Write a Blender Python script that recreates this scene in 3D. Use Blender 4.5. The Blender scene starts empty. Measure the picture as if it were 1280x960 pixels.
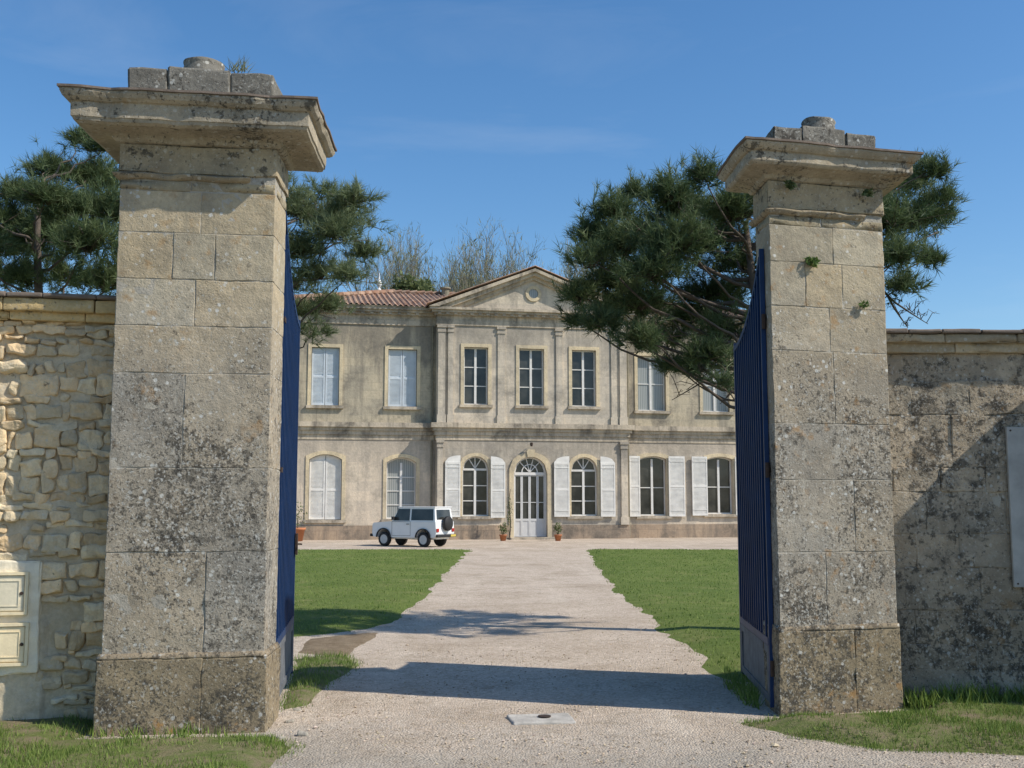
import bpy, math, random
import numpy as np
from mathutils import Vector, noise, Matrix
random.seed(7); np.random.seed(7)
R=math.radians
SC=bpy.context.scene; C=SC.collection
F=1350.0; TH=math.atan(147/1350); H=1.65
ct,st=math.cos(TH),math.sin(TH)
def ray(px,py):
    v=480-py
    return px-640, F*ct-v*st, v*ct+F*st
def P(px,py,Y):
    x,f,u=ray(px,py); return Vector((x/f*Y,Y,H+u/f*Y))
def G(px,py):
    x,f,u=ray(px,py); Y=-H*f/u; return (x/f*Y,Y)
def Zp(py,Y):
    x,f,u=ray(640,py); return H+u/f*Y

# ---------------------------------------------------------------- helpers
def link(o,parent=None):
    C.objects.link(o)
    if parent: o.parent=parent
    return o
def tag(o,label=None,cat=None,group=None,kind=None):
    if label: o['label']=label
    if cat: o['category']=cat
    if group: o['group']=group
    if kind: o['kind']=kind
    return o
def thing(name,label,cat,loc=(0,0,0),rz=0,group=None):
    o=bpy.data.objects.new(name,None); link(o); o.location=loc; o.rotation_euler=(0,0,rz)
    o.empty_display_size=.2
    return tag(o,label,cat,group)
def pivot(root,xp,yp,ang):
    c,s=math.cos(ang),math.sin(ang); root.rotation_euler=(0,0,ang)
    root.location=(xp-(c*xp-s*yp),yp-(s*xp+c*yp),0)
class MB:
    def __init__(s): s.v=[];s.f=[];s.t=[]
    def add(s,v,f,t=(1,1,1)):
        n=len(s.v); s.v+= [tuple(p) for p in v]; s.f+=[tuple(i+n for i in q) for q in f]; s.t+=[t]*len(v)
    def box(s,x0,x1,y0,y1,z0,z1,t=(1,1,1)):
        v=[(x0,y0,z0),(x1,y0,z0),(x1,y1,z0),(x0,y1,z0),(x0,y0,z1),(x1,y0,z1),(x1,y1,z1),(x0,y1,z1)]
        s.add(v,[(0,3,2,1),(4,5,6,7),(0,1,5,4),(1,2,6,5),(2,3,7,6),(3,0,4,7)],t)
    def prism(s,pts,y0,y1,t=(1,1,1)):   # pts in (x,z)
        n=len(pts); v=[(x,y0,z) for x,z in pts]+[(x,y1,z) for x,z in pts]
        f=[tuple(range(n)),tuple(range(2*n-1,n-1,-1))]+[(i,i+n,(i+1)%n+n,(i+1)%n) for i in range(n)]
        s.add(v,f,t)
    def ring(s,a,b,y0,y1,t=(1,1,1)):   # open strip between two polylines in (x,z)
        n=len(a)
        v=[(x,y0,z) for x,z in a]+[(x,y0,z) for x,z in b]+[(x,y1,z) for x,z in a]+[(x,y1,z) for x,z in b]
        f=[]
        for i in range(n-1):
            f+=[(i,i+1,n+i+1,n+i),(2*n+i,3*n+i,3*n+i+1,2*n+i+1),(i,2*n+i,2*n+i+1,i+1),(n+i,n+i+1,3*n+i+1,3*n+i)]
        f+=[(0,n,3*n,2*n),(n-1,3*n-1,4*n-1,2*n-1)]
        s.add(v,f,t)
    def tube(s,pts,rad,k=6,t=(1,1,1)):
        pts=[Vector(p) for p in pts]; v=[];f=[]
        for i,p in enumerate(pts):
            d=(pts[min(i+1,len(pts)-1)]-pts[max(i-1,0)]).normalized()
            a=d.cross(Vector((.31,.12,.94)))
            if a.length<.1: a=d.cross(Vector((1,0,0)))
            a.normalize(); b=d.cross(a)
            for j in range(k):
                w=2*math.pi*j/k; v.append(p+(a*math.cos(w)+b*math.sin(w))*rad[i])
        for i in range(len(pts)-1):
            for j in range(k):
                f.append((i*k+j,i*k+(j+1)%k,(i+1)*k+(j+1)%k,(i+1)*k+j))
        f.append(tuple(range(k-1,-1,-1))); f.append(tuple(range((len(pts)-1)*k,len(pts)*k)))
        s.add(v,f,t)
    def lathe(s,prof,c=(0,0,0),k=20,axis='z',t=(1,1,1)):
        v=[];f=[]
        for r,z in prof:
            for j in range(k):
                w=2*math.pi*j/k; a,b=r*math.cos(w),r*math.sin(w)
                if axis=='z': v.append((c[0]+a,c[1]+b,c[2]+z))
                else: v.append((c[0]+a,c[1]+z,c[2]+b))
        for i in range(len(prof)-1):
            for j in range(k): f.append((i*k+j,i*k+(j+1)%k,(i+1)*k+(j+1)%k,(i+1)*k+j))
        f.append(tuple(range(k-1,-1,-1))); f.append(tuple(range((len(prof)-1)*k,len(prof)*k)))
        s.add(v,f,t)
    def shear(s,k):
        s.v=[(x+y*k,y,z) for x,y,z in s.v]
    def build(s,name,mat,parent=None,smooth=False,label=None):
        m=bpy.data.meshes.new(name); m.from_pydata(s.v,[],s.f)
        if mat: m.materials.append(mat)
        ca=m.color_attributes.new('tint','FLOAT_COLOR','POINT')
        arr=np.ones((len(s.v),4),dtype=np.float32); arr[:,:3]=np.array(s.t,dtype=np.float32).reshape(-1,3)
        ca.data.foreach_set('color',arr.ravel())
        if smooth: m.polygons.foreach_set('use_smooth',[True]*len(m.polygons))
        m.update()
        o=bpy.data.objects.new(name,m); link(o,parent)
        if label: o['label']=label
        return o
def cuts(h,r,res):
    L=2*h-2*r; n=max(1,int(round(L/res)))
    mid=[-h+r+L*i/n for i in range(n+1)]
    if n>=2 and L/n>3*r: mid=[mid[0],mid[0]+r*.8]+mid[1:-1]+[mid[-1]-r*.8,mid[-1]]
    return [-h,-h+.3*r]+mid+[h-.3*r,h]
def block(mb,x0,x1,y0,y1,z0,z1,r=.012,res=.08,amp=.004,chip=.0,ns=7,t=(1,1,1),off=None,faces='xXyYzZ',rot=0):
    c=Vector(((x0+x1)/2,(y0+y1)/2,(z0+z1)/2)); h=((x1-x0)/2,(y1-y0)/2,(z1-z0)/2)
    r=min(r,h[0]*.9,h[1]*.9,h[2]*.9)
    cu=[cuts(k,r,res) for k in h]
    off=off or Vector((random.random()*50,random.random()*50,random.random()*50))
    cr,sr=math.cos(rot),math.sin(rot)
    for ax in range(3):
        a,b=(ax+1)%3,(ax+2)%3
        for sgn in (-1,1):
            if 'xyz'[ax] not in faces and sgn<0: continue
            if 'XYZ'[ax] not in faces and sgn>0: continue
            v=[];f=[];A=cu[a];B=cu[b]
            for q in A:
                for w in B:
                    p=Vector((0,0,0)); p[ax]=sgn*h[ax]; p[a]=q; p[b]=w
                    q0=Vector([max(-h[i]+r,min(h[i]-r,p[i])) for i in range(3)])
                    d=p-q0; e=sum(1 for i in range(3) if abs(d[i])>1e-6)
                    dn=d.normalized(); p=q0+dn*r
                    wp=p+off
                    p=p+noise.noise_vector(wp*ns)*amp
                    if chip and e>1: p=p-dn*chip*max(0,noise.noise(wp*6)-.1)*2
                    if rot: p=Vector((p.x*cr-p.z*sr,p.y,p.x*sr+p.z*cr))
                    v.append(p+c)
            nb=len(B)
            for i in range(len(A)-1):
                for j in range(nb-1):
                    q=(i*nb+j,(i+1)*nb+j,(i+1)*nb+j+1,i*nb+j+1)
                    f.append(q if sgn>0 else q[::-1])
            mb.add(v,f,t)
def sweep(mb,x0,x1,y0,y1,prof,res=.07,amp=.006,t=(1,1,1),off=Vector((3,5,7)),chip=0):
    pr=[prof[0]]
    for a,b in zip(prof,prof[1:]):
        n=max(1,int(math.hypot(b[0]-a[0],b[1]-a[1])/res))
        for i in range(1,n+1): pr.append((a[0]+(b[0]-a[0])*i/n,a[1]+(b[1]-a[1])*i/n))
    nx=max(2,int((x1-x0)/res)); ny=max(2,int((y1-y0)/res)); rows=[]
    for o_,z in pr:
        X0,X1,Y0,Y1=x0-o_,x1+o_,y0-o_,y1+o_
        loop=[(X0+(X1-X0)*i/nx,Y0) for i in range(nx)]+[(X1,Y0+(Y1-Y0)*i/ny) for i in range(ny)]+[(X1-(X1-X0)*i/nx,Y1) for i in range(nx)]+[(X0,Y1-(Y1-Y0)*i/ny) for i in range(ny)]
        row=[]
        for x,y in loop:
            p=Vector((x,y,z)); p=p+noise.noise_vector((p+off)*6)*amp
            if chip:
                k=max(0,noise.noise((Vector((x,y,z*.6))+off)*4.1)-.12)*chip*o_*2
                cc=Vector(((x0+x1)/2-x,(y0+y1)/2-y,0)).normalized(); p+=cc*k
            row.append(p)
        rows.append(row)
    n=len(rows[0]); v=[p for r_ in rows for p in r_]; f=[]
    for i in range(len(rows)-1):
        for j in range(n): f.append((i*n+j,i*n+(j+1)%n,(i+1)*n+(j+1)%n,(i+1)*n+j))
    f.append(tuple(range(n-1,-1,-1))); f.append(tuple(range((len(rows)-1)*n,len(rows)*n)))
    mb.add(v,f,t)

# ---------------------------------------------------------------- materials
class NT:
    def __init__(s,name):
        s.m=bpy.data.materials.new(name); s.m.use_nodes=True; s.t=s.m.node_tree; s.b=s.t.nodes['Principled BSDF']
    def n(s,ty,**k):
        o=s.t.nodes.new(ty)
        for a,b in k.items(): setattr(o,a,b)
        return o
    def l(s,a,b): s.t.links.new(a,b)
    def setin(s,inp,v):
        if isinstance(v,bpy.types.NodeSocket): s.l(v,inp)
        elif isinstance(v,(tuple,list)) and len(v)==3 and inp.type=='RGBA': inp.default_value=(*v,1)
        else: inp.default_value=v
    def pos(s): return s.n('ShaderNodeNewGeometry').outputs['Position']
    def obj(s): return s.n('ShaderNodeTexCoord').outputs['Object']
    def scl(s,vec,sc):
        o=s.n('ShaderNodeVectorMath',operation='MULTIPLY'); s.l(vec,o.inputs[0]); o.inputs[1].default_value=sc; return o.outputs[0]
    def noise(s,vec,scale,detail=6,rough=.6,dist=0):
        o=s.n('ShaderNodeTexNoise'); s.l(vec,o.inputs['Vector']); o.inputs['Scale'].default_value=scale; o.inputs['Detail'].default_value=detail
        o.inputs['Roughness'].default_value=rough; o.inputs['Distortion'].default_value=dist; return o.outputs['Fac']
    def voro(s,vec,scale,out='Distance',feature='F1'):
        o=s.n('ShaderNodeTexVoronoi',feature=feature); s.l(vec,o.inputs['Vector']); o.inputs['Scale'].default_value=scale; return o.outputs[out]
    def ramp(s,fac,st_):
        o=s.n('ShaderNodeValToRGB'); s.l(fac,o.inputs[0]); e=o.color_ramp.elements
        while len(e)<len(st_): e.new(.5)
        for k,(p,c) in enumerate(st_):
            e[k].position=p; e[k].color=(*c,1) if isinstance(c,(tuple,list)) else (c,c,c,1)
        return o.outputs[0]
    def mix(s,fac,a,b,mode='MIX'):
        o=s.n('ShaderNodeMix',data_type='RGBA',blend_type=mode); s.setin(o.inputs[0],fac); s.setin(o.inputs[6],a); s.setin(o.inputs[7],b); return o.outputs[2]
    def math(s,op,a,b=0,c=None):
        o=s.n('ShaderNodeMath',operation=op); s.setin(o.inputs[0],a); s.setin(o.inputs[1],b)
        return o.outputs[0]
    def mr(s,v,a,b,c,d):
        o=s.n('ShaderNodeMapRange'); s.setin(o.inputs[0],v)
        for i,k in enumerate((a,b,c,d)): o.inputs[i+1].default_value=k
        return o.outputs[0]
    def z(s,vec,k='Z'):
        o=s.n('ShaderNodeSeparateXYZ'); s.l(vec,o.inputs[0]); return o.outputs[k]
    def tint(s):
        o=s.n('ShaderNodeAttribute'); o.attribute_name='tint'; return o.outputs['Color']
    def bump(s,h,strength,dist,normal=None):
        o=s.n('ShaderNodeBump'); o.inputs['Strength'].default_value=strength; o.inputs['Distance'].default_value=dist; s.l(h,o.inputs['Height'])
        if normal: s.l(normal,o.inputs['Normal'])
        return o.outputs[0]
    def done(s,col,rough=.9,nrm=None,spec=.25,metal=0):
        s.setin(s.b.inputs['Base Color'],col); s.setin(s.b.inputs['Roughness'],rough)
        s.b.inputs['Specular IOR Level'].default_value=spec; s.b.inputs['Metallic'].default_value=metal
        if nrm: s.l(nrm,s.b.inputs['Normal'])
        return s.m
def stone(name,ca,cb,cd=(.055,.05,.042),dark=.5,pale=.6,orange=.3,bump=.7,zlow=None,grime=.5,sizes=((11,.75),(33,.8)),bigamp=.5,warm=None):
    s=NT(name); v=s.pos()
    base=s.mix(s.ramp(s.noise(v,1.7,5,.6),[(.35,0),(.65,1)]),ca,cb)
    if warm: base=s.mix(s.mr(s.z(v),warm[0],warm[1],0,.8),base,warm[2])
    base=s.mix(.45,base,s.ramp(s.noise(v,26,6,.75),[(.3,.4),(.7,1.05)]),'MULTIPLY')
    base=s.mix(1,base,s.tint(),'MULTIPLY')
    base=s.mix(s.math('MULTIPLY',s.ramp(s.noise(v,2.6,9,.72,.4),[(.45,0),(.68,1)]),grime),base,tuple(k*.42 for k in ca))
    big=s.math('MULTIPLY',s.math('SUBTRACT',s.noise(v,1.5,4,.6),.5),bigamp)
    if zlow: big=s.math('ADD',big,s.mr(s.z(v),zlow[0],zlow[1],zlow[2],zlow[3]))
    th=.70-dark*.15
    for sc_,am in sizes:
        ln=s.math('ADD',s.noise(v,sc_,6,.66,.15),big)
        base=s.mix(s.ramp(ln,[(th,0),(th+.06,am)]),base,cd)
    pv=s.voro(v,15); pn=s.math('ADD',pv,s.math('MULTIPLY',s.math('SUBTRACT',s.noise(v,40,4,.6),.5),.35))
    pm=s.math('MULTIPLY',s.ramp(pn,[(.17,1),(.24,0)]),s.ramp(s.noise(v,4.3,3,.5),[(.48,0),(.58,1)]))
    base=s.mix(s.math('MULTIPLY',pm,pale),base,(.56,.55,.50))
    pn2=s.math('ADD',s.noise(v,47,5,.65),s.math('MULTIPLY',big,.4)); base=s.mix(s.math('MULTIPLY',s.ramp(pn2,[(.58,0),(.64,1)]),pale*.8),base,(.52,.51,.46))
    om=s.math('MULTIPLY',s.ramp(s.noise(v,8.5,5,.6),[(.58,0),(.68,1)]),s.ramp(s.noise(v,1.1,2,.5),[(.45,0),(.6,1)]))
    base=s.mix(s.math('MULTIPLY',om,orange),base,(.36,.20,.07))
    h=s.math('ADD',s.math('MULTIPLY',s.noise(v,14,8,.7),1.0),s.math('MULTIPLY',s.noise(v,70,4,.7),.35))
    pit=s.ramp(s.voro(v,28),[(.0,.0),(.22,1)])
    h=s.math('ADD',h,s.math('MULTIPLY',s.math('MULTIPLY',pit,s.ramp(s.noise(v,3,2),[(.4,0),(.6,1)])),.3))
    return s.done(base,.93,s.bump(h,bump,.014),.12)
M={}
M['pillar']=stone('pillar_stone',(.46,.40,.31),(.37,.34,.285),dark=.82,pale=.9,orange=.5,bump=.9,zlow=(3.6,2.2,-.10,.03),grime=.6,sizes=((12,.55),(26,.72),(55,.8)),bigamp=.34,warm=(2.6,3.4,(.50,.42,.285)))
M['pillar_top']=stone('weathered_cap_stone',(.48,.405,.29),(.36,.315,.24),dark=.72,pale=.5,orange=.3,grime=.8)
M['capblock']=stone('grey_cap_stone',(.19,.175,.15),(.25,.235,.20),dark=.85,pale=.7,orange=.1)
M['plinth']=stone('stained_plinth_stone',(.35,.28,.19),(.29,.235,.16),dark=1.05,pale=.7,orange=1.0,sizes=((12,.6),(26,.7),(55,.8)),bigamp=.34)
M['rubble']=stone('rubble_stone',(.88,.72,.47),(.74,.60,.40),dark=.08,pale=.4,orange=.4,bump=1.0,grime=.3)
M['mortar']=stone('lime_mortar',(.64,.53,.36),(.72,.61,.44),dark=.1,pale=.3,orange=.25,bump=1,grime=.4)
M['core']=stone('joint_mortar',(.44,.40,.33),(.48,.44,.36),dark=.5,pale=.3,orange=.1,bump=1,grime=.4)
M['ashlar']=stone('lichened_wall_stone',(.54,.45,.33),(.37,.325,.25),dark=.80,pale=.6,orange=.35,bump=1.4,grime=.9,sizes=((4,.45),(12,.7),(36,.7)),bigamp=.5)
M['coping']=stone('yellow_coping_stone',(.70,.53,.28),(.58,.45,.26),dark=.25,pale=.3,orange=.3)
M['copingr']=stone('grey_coping_stone',(.54,.45,.31),(.42,.36,.28),dark=.55,pale=.5,orange=.2)

def facade(name,ca,cb,stain,bw,bh,jd=.55,stn=.6,zb=()):
    s=NT(name); v=s.obj(); x=s.z(v,'X'); z=s.z(v,'Z')
    cmb=s.n('ShaderNodeCombineXYZ'); s.l(x,cmb.inputs[0]); s.l(z,cmb.inputs[1])
    br=s.n('ShaderNodeTexBrick'); s.l(cmb.outputs[0],br.inputs['Vector']); br.inputs['Scale'].default_value=1
    br.inputs['Brick Width'].default_value=bw; br.inputs['Row Height'].default_value=bh; br.inputs['Mortar Size'].default_value=.009
    br.inputs['Color1'].default_value=(.88,.88,.88,1); br.inputs['Color2'].default_value=(1.06,1.04,1.0,1); br.inputs['Mortar'].default_value=(jd,jd,jd,1)
    base=s.mix(s.ramp(s.noise(v,.45,5,.65),[(.35,0),(.65,1)]),ca,cb)
    base=s.mix(1,base,br.outputs['Color'],'MULTIPLY')
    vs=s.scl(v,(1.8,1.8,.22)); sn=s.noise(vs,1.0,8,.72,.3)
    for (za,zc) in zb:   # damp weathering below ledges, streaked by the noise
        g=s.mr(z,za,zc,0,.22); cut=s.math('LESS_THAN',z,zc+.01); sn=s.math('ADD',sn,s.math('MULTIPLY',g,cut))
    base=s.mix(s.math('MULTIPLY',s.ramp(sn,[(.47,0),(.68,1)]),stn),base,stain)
    base=s.mix(s.math('MULTIPLY',s.ramp(s.noise(v,.9,9,.75,.3),[(.49,0),(.66,1)]),stn),base,tuple(k*.8 for k in stain))
    base=s.mix(.4,base,s.ramp(s.noise(v,9,6,.7),[(.3,.5),(.7,1.05)]),'MULTIPLY')
    return s.done(base,.93,s.bump(s.noise(v,9,8,.7),.5,.03),.1)
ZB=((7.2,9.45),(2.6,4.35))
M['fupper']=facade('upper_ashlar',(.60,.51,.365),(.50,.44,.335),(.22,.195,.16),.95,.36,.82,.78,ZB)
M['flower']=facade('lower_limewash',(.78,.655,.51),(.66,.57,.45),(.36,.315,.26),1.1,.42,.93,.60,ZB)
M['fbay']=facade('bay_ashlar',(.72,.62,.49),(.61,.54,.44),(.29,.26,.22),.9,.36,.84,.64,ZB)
M['ftrim']=facade('trim_stone',(.66,.56,.43),(.55,.475,.37),(.17,.15,.125),1.3,4,.8,.88)
M['fyellow']=facade('window_surround_stone',(.78,.64,.42),(.68,.58,.41),(.36,.30,.22),2,.5,.88,.45)
M['fplinth']=facade('base_stone',(.48,.36,.255),(.39,.31,.235),(.17,.15,.125),.9,.4,.7,.8)

def simple(name,c,rough=.6,var=.25,scale=6,spec=.3,metal=0,bump=.0,tint=False):
    s=NT(name); v=s.pos()
    base=s.mix(s.ramp(s.noise(v,scale,6,.65),[(.3,0),(.7,1)]),tuple(k*(1-var) for k in c),tuple(min(1,k*(1+var*.4)) for k in c))
    if tint: base=s.mix(1,base,s.tint(),'MULTIPLY')
    return s.done(base,rough,s.bump(s.noise(v,scale*6,5,.7),bump,.01) if bump else None,spec,metal)
M['white']=simple('weathered_white_paint',(.72,.70,.66),.6,.16,3)
M['shut']=simple('white_louvre_paint',(.79,.76,.70),.65,.2,2.5)
M['shutblue']=simple('pale_grey_blue_shutter_paint',(.58,.63,.67),.65,.16,2.5)
M['door']=simple('grey_white_door_paint',(.60,.59,.57),.5,.1)
M['dull']=simple('dull_pale_plate_paint',(.42,.41,.38),.8,.25,5)
s=NT('dark_window_glass'); v=s.pos(); M['glass']=s.done(s.mix(s.ramp(s.noise(v,1.2,3),[(.35,0),(.65,1)]),(.012,.014,.016),(.06,.06,.055)),.12,s.bump(s.noise(v,1.5,2),.06,.05),.5)
s=NT('curtained_window_glass'); v=s.obj(); wv=s.n('ShaderNodeTexWave'); s.l(s.scl(v,(1,1,.05)),wv.inputs[0]); wv.inputs['Scale'].default_value=3.5; wv.inputs['Distortion'].default_value=1.5
M['curtain']=s.done(s.mix(wv.outputs['Color'],(.22,.235,.23),(.36,.37,.35)),.25,None,.5)
M['blue']=simple('blue_gate_paint',(.008,.034,.11),.5,.3,5,.25,0,.12)
M['bluedk']=simple('dark_blue_gate_sheet',(.004,.012,.036),.6,.3,4,.15,0,.12)
M['gatefoot']=simple('chalky_grey_blue_paint',(.15,.155,.165),.7,.45,7,.3,0,.2)
M['iron']=simple('rusty_iron',(.06,.04,.03),.8,.4,20)
s=NT('terracotta_tile'); v=s.obj()
vs=s.scl(v,(4.6,2.5,0)); cell=s.voro(vs,1.0,'Color'); hs=s.z(cell,'X')
base=s.mix(hs,(.32,.165,.10),(.50,.35,.25)); base=s.mix(s.ramp(s.noise(v,1.1,7,.7),[(.42,0),(.65,.75)]),base,(.22,.17,.14))
rows=s.n('ShaderNodeTexWave',wave_type='BANDS',bands_direction='Y'); s.l(v,rows.inputs[0]); rows.inputs['Scale'].default_value=.85; rows.inputs['Distortion'].default_value=.4
base=s.mix(.5,base,s.ramp(rows.outputs['Color'],[(.05,.25),(.3,1)]),'MULTIPLY')
M['tile']=s.done(base,.9,s.bump(s.noise(v,12,4),.4,.02),.1)

s=NT('gravel_surface'); v=s.pos()
c1=s.voro(v,62,'Color'); peb=s.ramp(s.z(c1,'X'),[(.0,(.34,.255,.18)),(.35,(.54,.435,.335)),(.7,(.68,.57,.455)),(1.0,(.82,.73,.61))])
base=s.mix(.48,peb,s.ramp(s.noise(v,1.0,6,.65),[(.3,(.48,.385,.29)),(.7,(.68,.565,.445))]))
base=s.mix(s.ramp(s.noise(v,.55,7,.7,.5),[(.47,0),(.68,.65)]),base,(.37,.285,.20))
base=s.mix(s.ramp(s.noise(s.scl(v,(1.6,.14,1)),1.2,5,.6),[(.55,0),(.72,.4)]),base,(.76,.66,.53))
y=s.z(v,'Y'); yn=s.math('ADD',y,s.math('MULTIPLY',s.noise(v,.9,7,.72),4.0))
grey=s.mr(yn,10.6,8.6,0,.85)
gc=s.mix(.65,s.ramp(s.z(c1,'Y'),[(0,(.24,.215,.175)),(1,(.48,.44,.375))]),s.ramp(s.noise(v,2.6,9,.75),[(.3,(.23,.205,.16)),(.5,(.37,.335,.28)),(.7,(.48,.435,.355))]))
base=s.mix(grey,base,gc)
base=s.mix(s.ramp(s.noise(v,3.2,9,.75,.6),[(.54,0),(.66,.55)]),base,(.30,.24,.17))
base=s.mix(.5,base,s.ramp(s.noise(v,22,6,.75),[(.3,.5),(.6,1.05)]),'MULTIPLY')
h=s.math('ADD',s.math('MULTIPLY',s.voro(v,62),-.7),s.math('MULTIPLY',s.noise(v,9,8,.75),1.2))
M['gravel']=s.done(base,.95,s.bump(h,.85,.02),.12)
s=NT('earth_and_turf'); v=s.pos()
M['ground']=s.done(s.mix(s.ramp(s.noise(v,.8,7,.7),[(.4,0),(.6,1)]),(.09,.12,.03),(.16,.14,.07)),.95,s.bump(s.noise(v,9,6,.7),.6,.04),.1)
s=NT('lawn_turf'); v=s.pos()
b=s.mix(s.ramp(s.noise(v,.5,6,.65),[(.35,0),(.65,1)]),(.12,.17,.04),(.175,.215,.058))
b=s.mix(.6,b,s.ramp(s.noise(v,12,7,.75),[(.3,.5),(.7,1.1)]),'MULTIPLY')
b=s.mix(s.ramp(s.noise(v,1.1,7,.75),[(.54,0),(.70,.6)]),b,(.28,.25,.11))
M['lawn']=s.done(b,.95,s.bump(s.noise(v,30,6,.8),1,.02),.1)
s=NT('verge_soil'); v=s.pos()
b=s.mix(s.ramp(s.noise(v,3,7,.7),[(.4,0),(.6,1)]),(.26,.215,.13),(.14,.18,.05))
M['verge']=s.done(b,.95,s.bump(s.noise(v,22,6,.8),1,.03),.1)
s=NT('bare_brown_soil'); v=s.pos()
b=s.mix(s.ramp(s.noise(v,5,7,.7),[(.35,0),(.65,1)]),(.22,.16,.10),(.33,.255,.17))
M['soil']=s.done(b,.95,s.bump(s.noise(v,18,7,.8),1,.04),.1)
def leafmat(name,a,b_,rough=.6,tl=.3):
    s=NT(name); v=s.pos()
    c=s.mix(s.z(s.tint(),'X'),a,b_)
    s.done(c,rough,None,.3)
    tr=s.n('ShaderNodeBsdfTranslucent'); s.l(c,tr.inputs[0]); mx=s.n('ShaderNodeMixShader'); mx.inputs[0].default_value=tl
    s.l(s.b.outputs[0],mx.inputs[1]); s.l(tr.outputs[0],mx.inputs[2]); s.l(mx.outputs[0],s.t.nodes['Material Output'].inputs[0]); return s.m
M['blade']=leafmat('grass_blade',(.095,.165,.028),(.26,.33,.08))
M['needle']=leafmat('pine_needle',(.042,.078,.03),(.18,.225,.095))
M['needle2']=leafmat('light_pine_needle',(.08,.12,.05),(.25,.285,.145))
M['leaf']=leafmat('spring_leaf',(.07,.13,.03),(.17,.24,.06))
M['leaf2']=leafmat('dull_spring_leaf',(.07,.10,.035),(.17,.20,.08))
M['bud']=leafmat('budding_twig',(.20,.21,.12),(.30,.31,.17))
M['bark']=simple('pine_bark',(.13,.105,.085),.95,.4,9,.1,0,.8)
M['twig']=simple('grey_twig_bark',(.25,.225,.165),.95,.3,9,.1)
M['terra']=simple('terracotta_pot_clay',(.48,.19,.09),.8,.2,8)
M['carwhite']=simple('white_car_paint',(.76,.76,.75),.3,.04,3,.5)
M['black']=simple('black_rubber_plastic',(.025,.025,.026),.6,.2,10)
M['steel']=simple('grey_wheel_steel',(.45,.46,.47),.4,.1,10,.5,.3)
M['red']=simple('red_lamp_lens',(.35,.02,.015),.3,.1)
M['yellow']=simple('yellow_plate',(.55,.42,.09),.5,.05)
M['concrete']=simple('pale_concrete',(.48,.45,.40),.9,.3,9,.1,0,.6)
M['pebble']=simple('loose_pebble_stone',(.54,.455,.36),.9,.3,3,.1,0,.2,tint=True)
M['plaster']=simple('cream_meter_box_paint',(.86,.72,.47),.75,.22,5,.2,0,.3)
M['plastergrey']=simple('greyish_meter_box_paint',(.76,.68,.50),.75,.22,5,.2,0,.3)
M['render']=simple('pale_lime_render',(.84,.75,.57),.95,.3,4,.1,0,.8)
M['slate']=simple('thin_edge_tile',(.20,.16,.13),.9,.3,9,.1,0,.4)

# ---------------------------------------------------------------- camera, sun, sky
cam=bpy.data.cameras.new('camera'); co=bpy.data.objects.new('camera',cam); C.objects.link(co)
co.location=(0,0,H); co.rotation_euler=(math.pi/2+TH,0,0); cam.sensor_width=36; cam.lens=36*F/1280; cam.clip_end=3000; cam.clip_start=.1
SC.camera=co
EL,AZ=R(43),R(17)
sv=Vector((math.cos(AZ)*math.cos(EL),-math.sin(AZ)*math.cos(EL),math.sin(EL)))
sl=bpy.data.lights.new('sun','SUN'); sl.energy=5.0; sl.angle=R(.53); sl.color=(1,.94,.84)
so=bpy.data.objects.new('sun',sl); C.objects.link(so); so.rotation_euler=sv.to_track_quat('Z','Y').to_euler(); so.location=(20,-5,30)
w=bpy.data.worlds.new('World'); SC.world=w; w.use_nodes=True; nt=w.node_tree
bg=nt.nodes['Background']; sk=nt.nodes.new('ShaderNodeTexSky'); sk.sky_type='NISHITA'; sk.sun_disc=False
sk.sun_elevation=EL; sk.sun_rotation=R(90)+AZ; sk.air_density=1.1; sk.dust_density=.6; sk.ozone_density=4.2; sk.altitude=50
hs=nt.nodes.new('ShaderNodeHueSaturation'); hs.inputs['Saturation'].default_value=1.2; hs.inputs['Value'].default_value=1.0
tc=nt.nodes.new('ShaderNodeTexCoord'); mp=nt.nodes.new('ShaderNodeMapping'); mp.inputs['Scale'].default_value=(1.2,1.2,7); mp.inputs['Rotation'].default_value=(.1,.22,0)
cn=nt.nodes.new('ShaderNodeTexNoise'); cn.inputs['Scale'].default_value=1.6; cn.inputs['Detail'].default_value=7; cn.inputs['Roughness'].default_value=.6; cn.inputs['Distortion'].default_value=.5
cr_=nt.nodes.new('ShaderNodeValToRGB'); cr_.color_ramp.elements[0].position=.55; cr_.color_ramp.elements[0].color=(0,0,0,1); cr_.color_ramp.elements[1].position=.85; cr_.color_ramp.elements[1].color=(.13,.13,.13,1)
mx=nt.nodes.new('ShaderNodeMix'); mx.data_type='RGBA'; mx.inputs[7].default_value=(5.5,5.8,6.2,1)
nt.links.new(tc.outputs['Generated'],mp.inputs[0]); nt.links.new(mp.outputs[0],cn.inputs['Vector']); nt.links.new(cn.outputs['Fac'],cr_.inputs[0])
nt.links.new(sk.outputs[0],hs.inputs['Color']); nt.links.new(hs.outputs[0],mx.inputs[6]); nt.links.new(cr_.outputs[0],mx.inputs[0])
nt.links.new(mx.outputs[2],bg.inputs[0]); bg.inputs[1].default_value=.15
SC.view_settings.view_transform='Standard'; SC.view_settings.look='None'; SC.view_settings.exposure=0

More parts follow.
